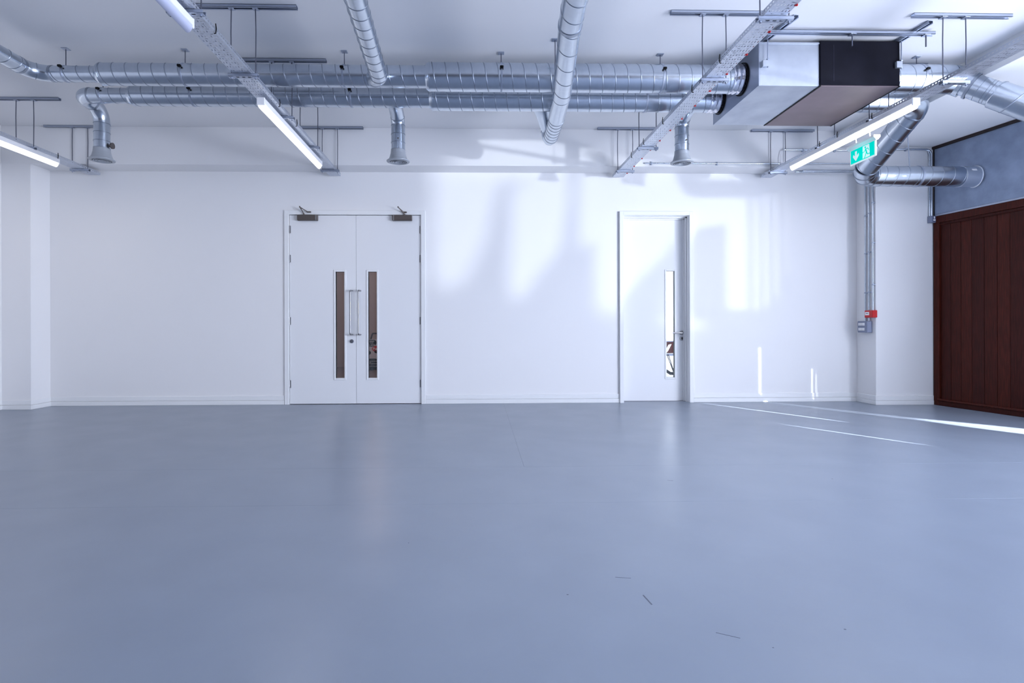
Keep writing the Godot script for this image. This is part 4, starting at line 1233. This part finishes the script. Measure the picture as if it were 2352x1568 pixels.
# ------------------------------------------------------------------ exit sign
func exit_sign() -> void:
	var X := 3.068
	var z0 := 1.512
	var z1 := 1.812
	var y0 := 2.143
	var o := thing("exit_sign", "green emergency exit sign with arrow and running man, hung below a batten light", "sign", Vector3(X, y0, z0))
	var len := z1 - z0
	var h := 0.124
	# housing with sloped shoulders along the top
	var sh := PackedVector2Array([Vector2(0.0, h - 0.004), Vector2(-0.02, h + 0.018), Vector2(-0.02, h + 0.034), Vector2(0.034, h + 0.034), Vector2(0.034, h + 0.018), Vector2(0.014, h - 0.004)])
	part("housing", mb().plate(Vector3(0, 0, len + 0.004), Vector3.LEFT * -1.0, Vector3.UP, sh, 0.0).plate(Vector3(0, 0, -0.012), Vector3.RIGHT, Vector3.UP, sh, len + 0.02), M.white, o)
	part("blade", mb().span(Vector3(0.001, 0, 0), Vector3(0.012, h, len), 0.003), M.sign_white, o)
	# face, seen from the left: right-hand direction is +z
	var org := Vector3(0.0, 0, 0)
	var u := Vector3.BACK
	var w := Vector3.UP
	# u x w points to -x
	part("green_face", mb().plate(org, u, w, PackedVector2Array([Vector2(0.012, 0.010), Vector2(len - 0.012, 0.010), Vector2(len - 0.012, h - 0.006), Vector2(0.012, h - 0.006)]), 0.0012), M.green, o)
	var f := org + Vector3(-0.0012, 0, 0)
	var W := len
	var arrow := PackedVector2Array([Vector2(0.066, 0.100), Vector2(0.066, 0.062), Vector2(0.046, 0.078), Vector2(0.042, 0.060), Vector2(0.076, 0.022), Vector2(0.112, 0.060), Vector2(0.108, 0.078), Vector2(0.087, 0.062), Vector2(0.087, 0.100)])
	part("arrow", mb().plate(f, u, w, arrow, 0.001), M.sign_white, o)
	part("doorway", mb().plate(f, u, w, PackedVector2Array([Vector2(0.158, 0.016), Vector2(0.238, 0.016), Vector2(0.232, 0.112), Vector2(0.158, 0.112)]), 0.001), M.sign_white, o)
	var g := f + Vector3(-0.001, 0, 0)
	var man := mb()
	var head := PackedVector2Array()
	for k in 14:
		head.append(Vector2(0.188 + 0.0085 * cos(TAU * k / 14), 0.097 + 0.0085 * sin(TAU * k / 14)))
	man.plate(g, u, w, head, 0.0008)
	for limb in [[0.192, 0.084, 0.203, 0.052, 0.011], [0.193, 0.084, 0.216, 0.084, 0.005], [0.216, 0.084, 0.228, 0.068, 0.005], [0.192, 0.083, 0.176, 0.066, 0.005], [0.176, 0.066, 0.160, 0.062, 0.005], [0.203, 0.054, 0.214, 0.038, 0.007], [0.214, 0.038, 0.236, 0.038, 0.0055], [0.200, 0.054, 0.190, 0.034, 0.007], [0.190, 0.034, 0.176, 0.014, 0.006]]:
		var a := Vector2(limb[0], limb[1])
		var b := Vector2(limb[2], limb[3])
		var d := (b - a).normalized()
		var s: Vector2 = Vector2(-d.y, d.x) * limb[4] * 0.6
		man.plate(g, u, w, PackedVector2Array([a - s - d * 0.002, b - s + d * 0.002, b + s + d * 0.002, a + s - d * 0.002]), 0.0008)
	part("running_man", man, M.green, o)
	for z in [0.075, 0.235]:
		part("suspension_wire", mb().tube([Vector3(0.006, h + 0.032, z), Vector3(0.0, 2.345 - y0, z)], 0.0035, 8), M.white, o)
		part("wire_socket", mb().lathe(Vector3(0.006, h + 0.033, z), Vector3.UP, [[0.008, 0.0], [0.005, 0.012], [0.0, 0.012]], 12), M.white, o)
	var l := OmniLight3D.new()  # weak lamp set before the sign face to carry its glow
	l.name = "sign_light"
	l.light_color = Color(0.1, 0.95, 0.85)
	l.light_energy = 0.004
	l.light_size = 0.05
	l.omni_range = 10.0
	l.omni_attenuation = 2.0
	l.shadow_enabled = true
	o.add_child(l)
	l.position = Vector3(-0.06, 0.06, len / 2)

# ------------------------------------------------------------------ conduits and boxes
func conduit(path: Array, r: float, label: String, clips: Array, out: Vector3) -> void:
	var o := thing("conduit", label, "conduit", Vector3.ZERO)
	part("pipe", mb().tube(path, r, 14), M.galv, o)
	for c in clips:
		var m := mb()
		m.box(c - out * r * 1.2, Vector3.ONE * 0.006 + Vector3(absf(out.x), 0, absf(out.z)) * (r * 1.6) + (Vector3(0, 0.008, 0.03) if absf(out.x) > 0.5 else Vector3(0.012, 0.03, 0)), 0.002)
		m.lathe(c, ((path[1] - path[0]) as Vector3).normalized(), [[r - 0.001, -0.006], [r + 0.003, -0.006], [r + 0.003, 0.006], [r - 0.001, 0.006]], 16)
		part("saddle_clip", m, M.strut, o)

func conduits() -> void:
	var px := 4.155 - 0.016
	var left := Vector3.LEFT
	# on the side of the right pier
	conduit([Vector3(px, 0.875, 0.165), Vector3(px, BEAM - 0.02, 0.165)], 0.0092, "left conduit of the three running down the pier to the grey switch box", [Vector3(px, 2.0, 0.165), Vector3(px, 1.6, 0.165), Vector3(px, 1.18, 0.165)], left)
	conduit([Vector3(px, 0.875, 0.218), Vector3(px, BEAM - 0.02, 0.218)], 0.0092, "middle conduit on the pier, passing behind the red call point", [Vector3(px, 2.02, 0.218), Vector3(px, 1.61, 0.218), Vector3(px, 1.185, 0.218)], left)
	conduit([Vector3(px, 0.985, 0.277), Vector3(px, 2.02, 0.277), Vector3(px, 2.021, 0.277), Vector3(px, BEAM + 0.08, 0.277)], 0.0095, "right conduit on the pier, ending at the red call point", [Vector3(px, 2.12, 0.277), Vector3(px, 1.70, 0.277), Vector3(px, 1.26, 0.277)], left)
	# switch box with two rows of four switches
	var sb := thing("switch_box", "grey switch box with two rows of white switches on the pier", "switch", Vector3(4.155, 0.818, 0.175))
	part("box", mb().span(Vector3(-0.062, -0.062, -0.075), Vector3(0, 0.062, 0.075), 0.006), M.grey_box, sb)
	for r in 2:
		for c in 4:
			part("switch", mb().box(Vector3(-0.0635, 0.027 - r * 0.053, -0.043 + c * 0.025), Vector3(0.008, 0.030, 0.019), 0.003), M.white, sb)
	var cp := thing("call_point", "red fire call point with a small white label on the pier", "fire alarm", Vector3(4.155, 0.951, 0.262))
	part("box", mb().span(Vector3(-0.052, -0.037, -0.062), Vector3(0, 0.040, 0.062), 0.004), M.red, cp)
	part("label_plate", mb().box(Vector3(-0.053, 0.006, -0.020), Vector3(0.003, 0.034, 0.062), 0.001), M.white, cp)
	part("print", mb().box(Vector3(-0.0548, 0.008, -0.020), Vector3(0.0006, 0.006, 0.036)), mat(Color(0.25, 0.25, 0.35), 0.5), cp)
	# box on the front of the pier near the wood panelling
	var fb := thing("switch_box", "small grey control box at the top of the pier beside the panelling", "switch", Vector3(4.738, 1.937, 0.30))
	fb.rotation.y = 0.0
	part("box", mb().span(Vector3(-0.034, -0.036, 0), Vector3(0.024, 0.036, 0.045), 0.004), M.grey_box, fb)
	part("face", mb().span(Vector3(-0.012, -0.030, 0.044), Vector3(0.022, 0.034, 0.048), 0.002), mat(Color(0.36, 0.39, 0.5), 0.45), fb)
	part("switch", mb().box(Vector3(0.004, 0.016, 0.049), Vector3(0.010, 0.024, 0.006), 0.002), M.white, fb)
	part("switch", mb().box(Vector3(0.004, -0.010, 0.049), Vector3(0.022, 0.014, 0.006), 0.002), M.white, fb)
	# conduits over the pier front, bending along below the ceiling
	var z := 0.314
	var top := 2.672
	var p := [Vector3(4.738, 1.97, z)]
	p.append_array(arc(Vector3(4.738, 1.97, z), Vector3(4.738, top, z), Vector3(4.2, top, z), 0.055, 8))
	p.append_array([Vector3(4.16, top, z), Vector3(4.12, top, z - 0.02), Vector3(4.08, top, 0.276), Vector3(3.195, top, 0.276)])
	conduit(p, 0.0105, "conduit bending round the top of the pier down to the control box", [Vector3(4.468, top, z), Vector3(3.74, top, 0.276), Vector3(3.40, top, 0.276)], Vector3.BACK)
	conduit([Vector3(4.718, 1.97, z), Vector3(4.718, 2.62, z), Vector3(4.705, 2.66, z), Vector3(4.66, 2.668, z)], 0.006, "thin conduit beside the bent conduit over the control box", [Vector3(4.718, 2.35, z)], Vector3.BACK)
	conduit([Vector3(1.73, 2.527, 0.272), Vector3(3.186, 2.527, 0.272)], 0.0075, "bright conduit along the beam between two cable trays", [Vector3(1.80, 2.527, 0.272), Vector3(2.49, 2.527, 0.272)], Vector3.BACK)
	conduit([Vector3(3.32, 2.532, 0.272), Vector3(4.15, 2.532, 0.272)], 0.0065, "upper thin conduit on the beam behind the exit sign", [], Vector3.BACK)
	conduit([Vector3(3.40, BEAM - 0.012, 0.13), Vector3(4.15, BEAM - 0.012, 0.13)], 0.0105, "front conduit under the beam left of the pier", [], Vector3.BACK)
	conduit([Vector3(3.46, BEAM - 0.012, 0.165), Vector3(4.15, BEAM - 0.012, 0.165)], 0.0085, "rear conduit under the beam left of the pier", [], Vector3.BACK)
	# white cable that hangs from the conduit end to the right-hand tray
	single("cable", mb().tube([Vector3(3.20, 2.672, 0.276), Vector3(3.17, 2.66, 0.28), Vector3(3.155, 2.58, 0.285), Vector3(3.16, 2.50, 0.29), Vector3(3.15, 2.45, 0.30)], 0.004, 8), M.white, "thin white cable looping from the conduit end into the right-hand tray", "cable")
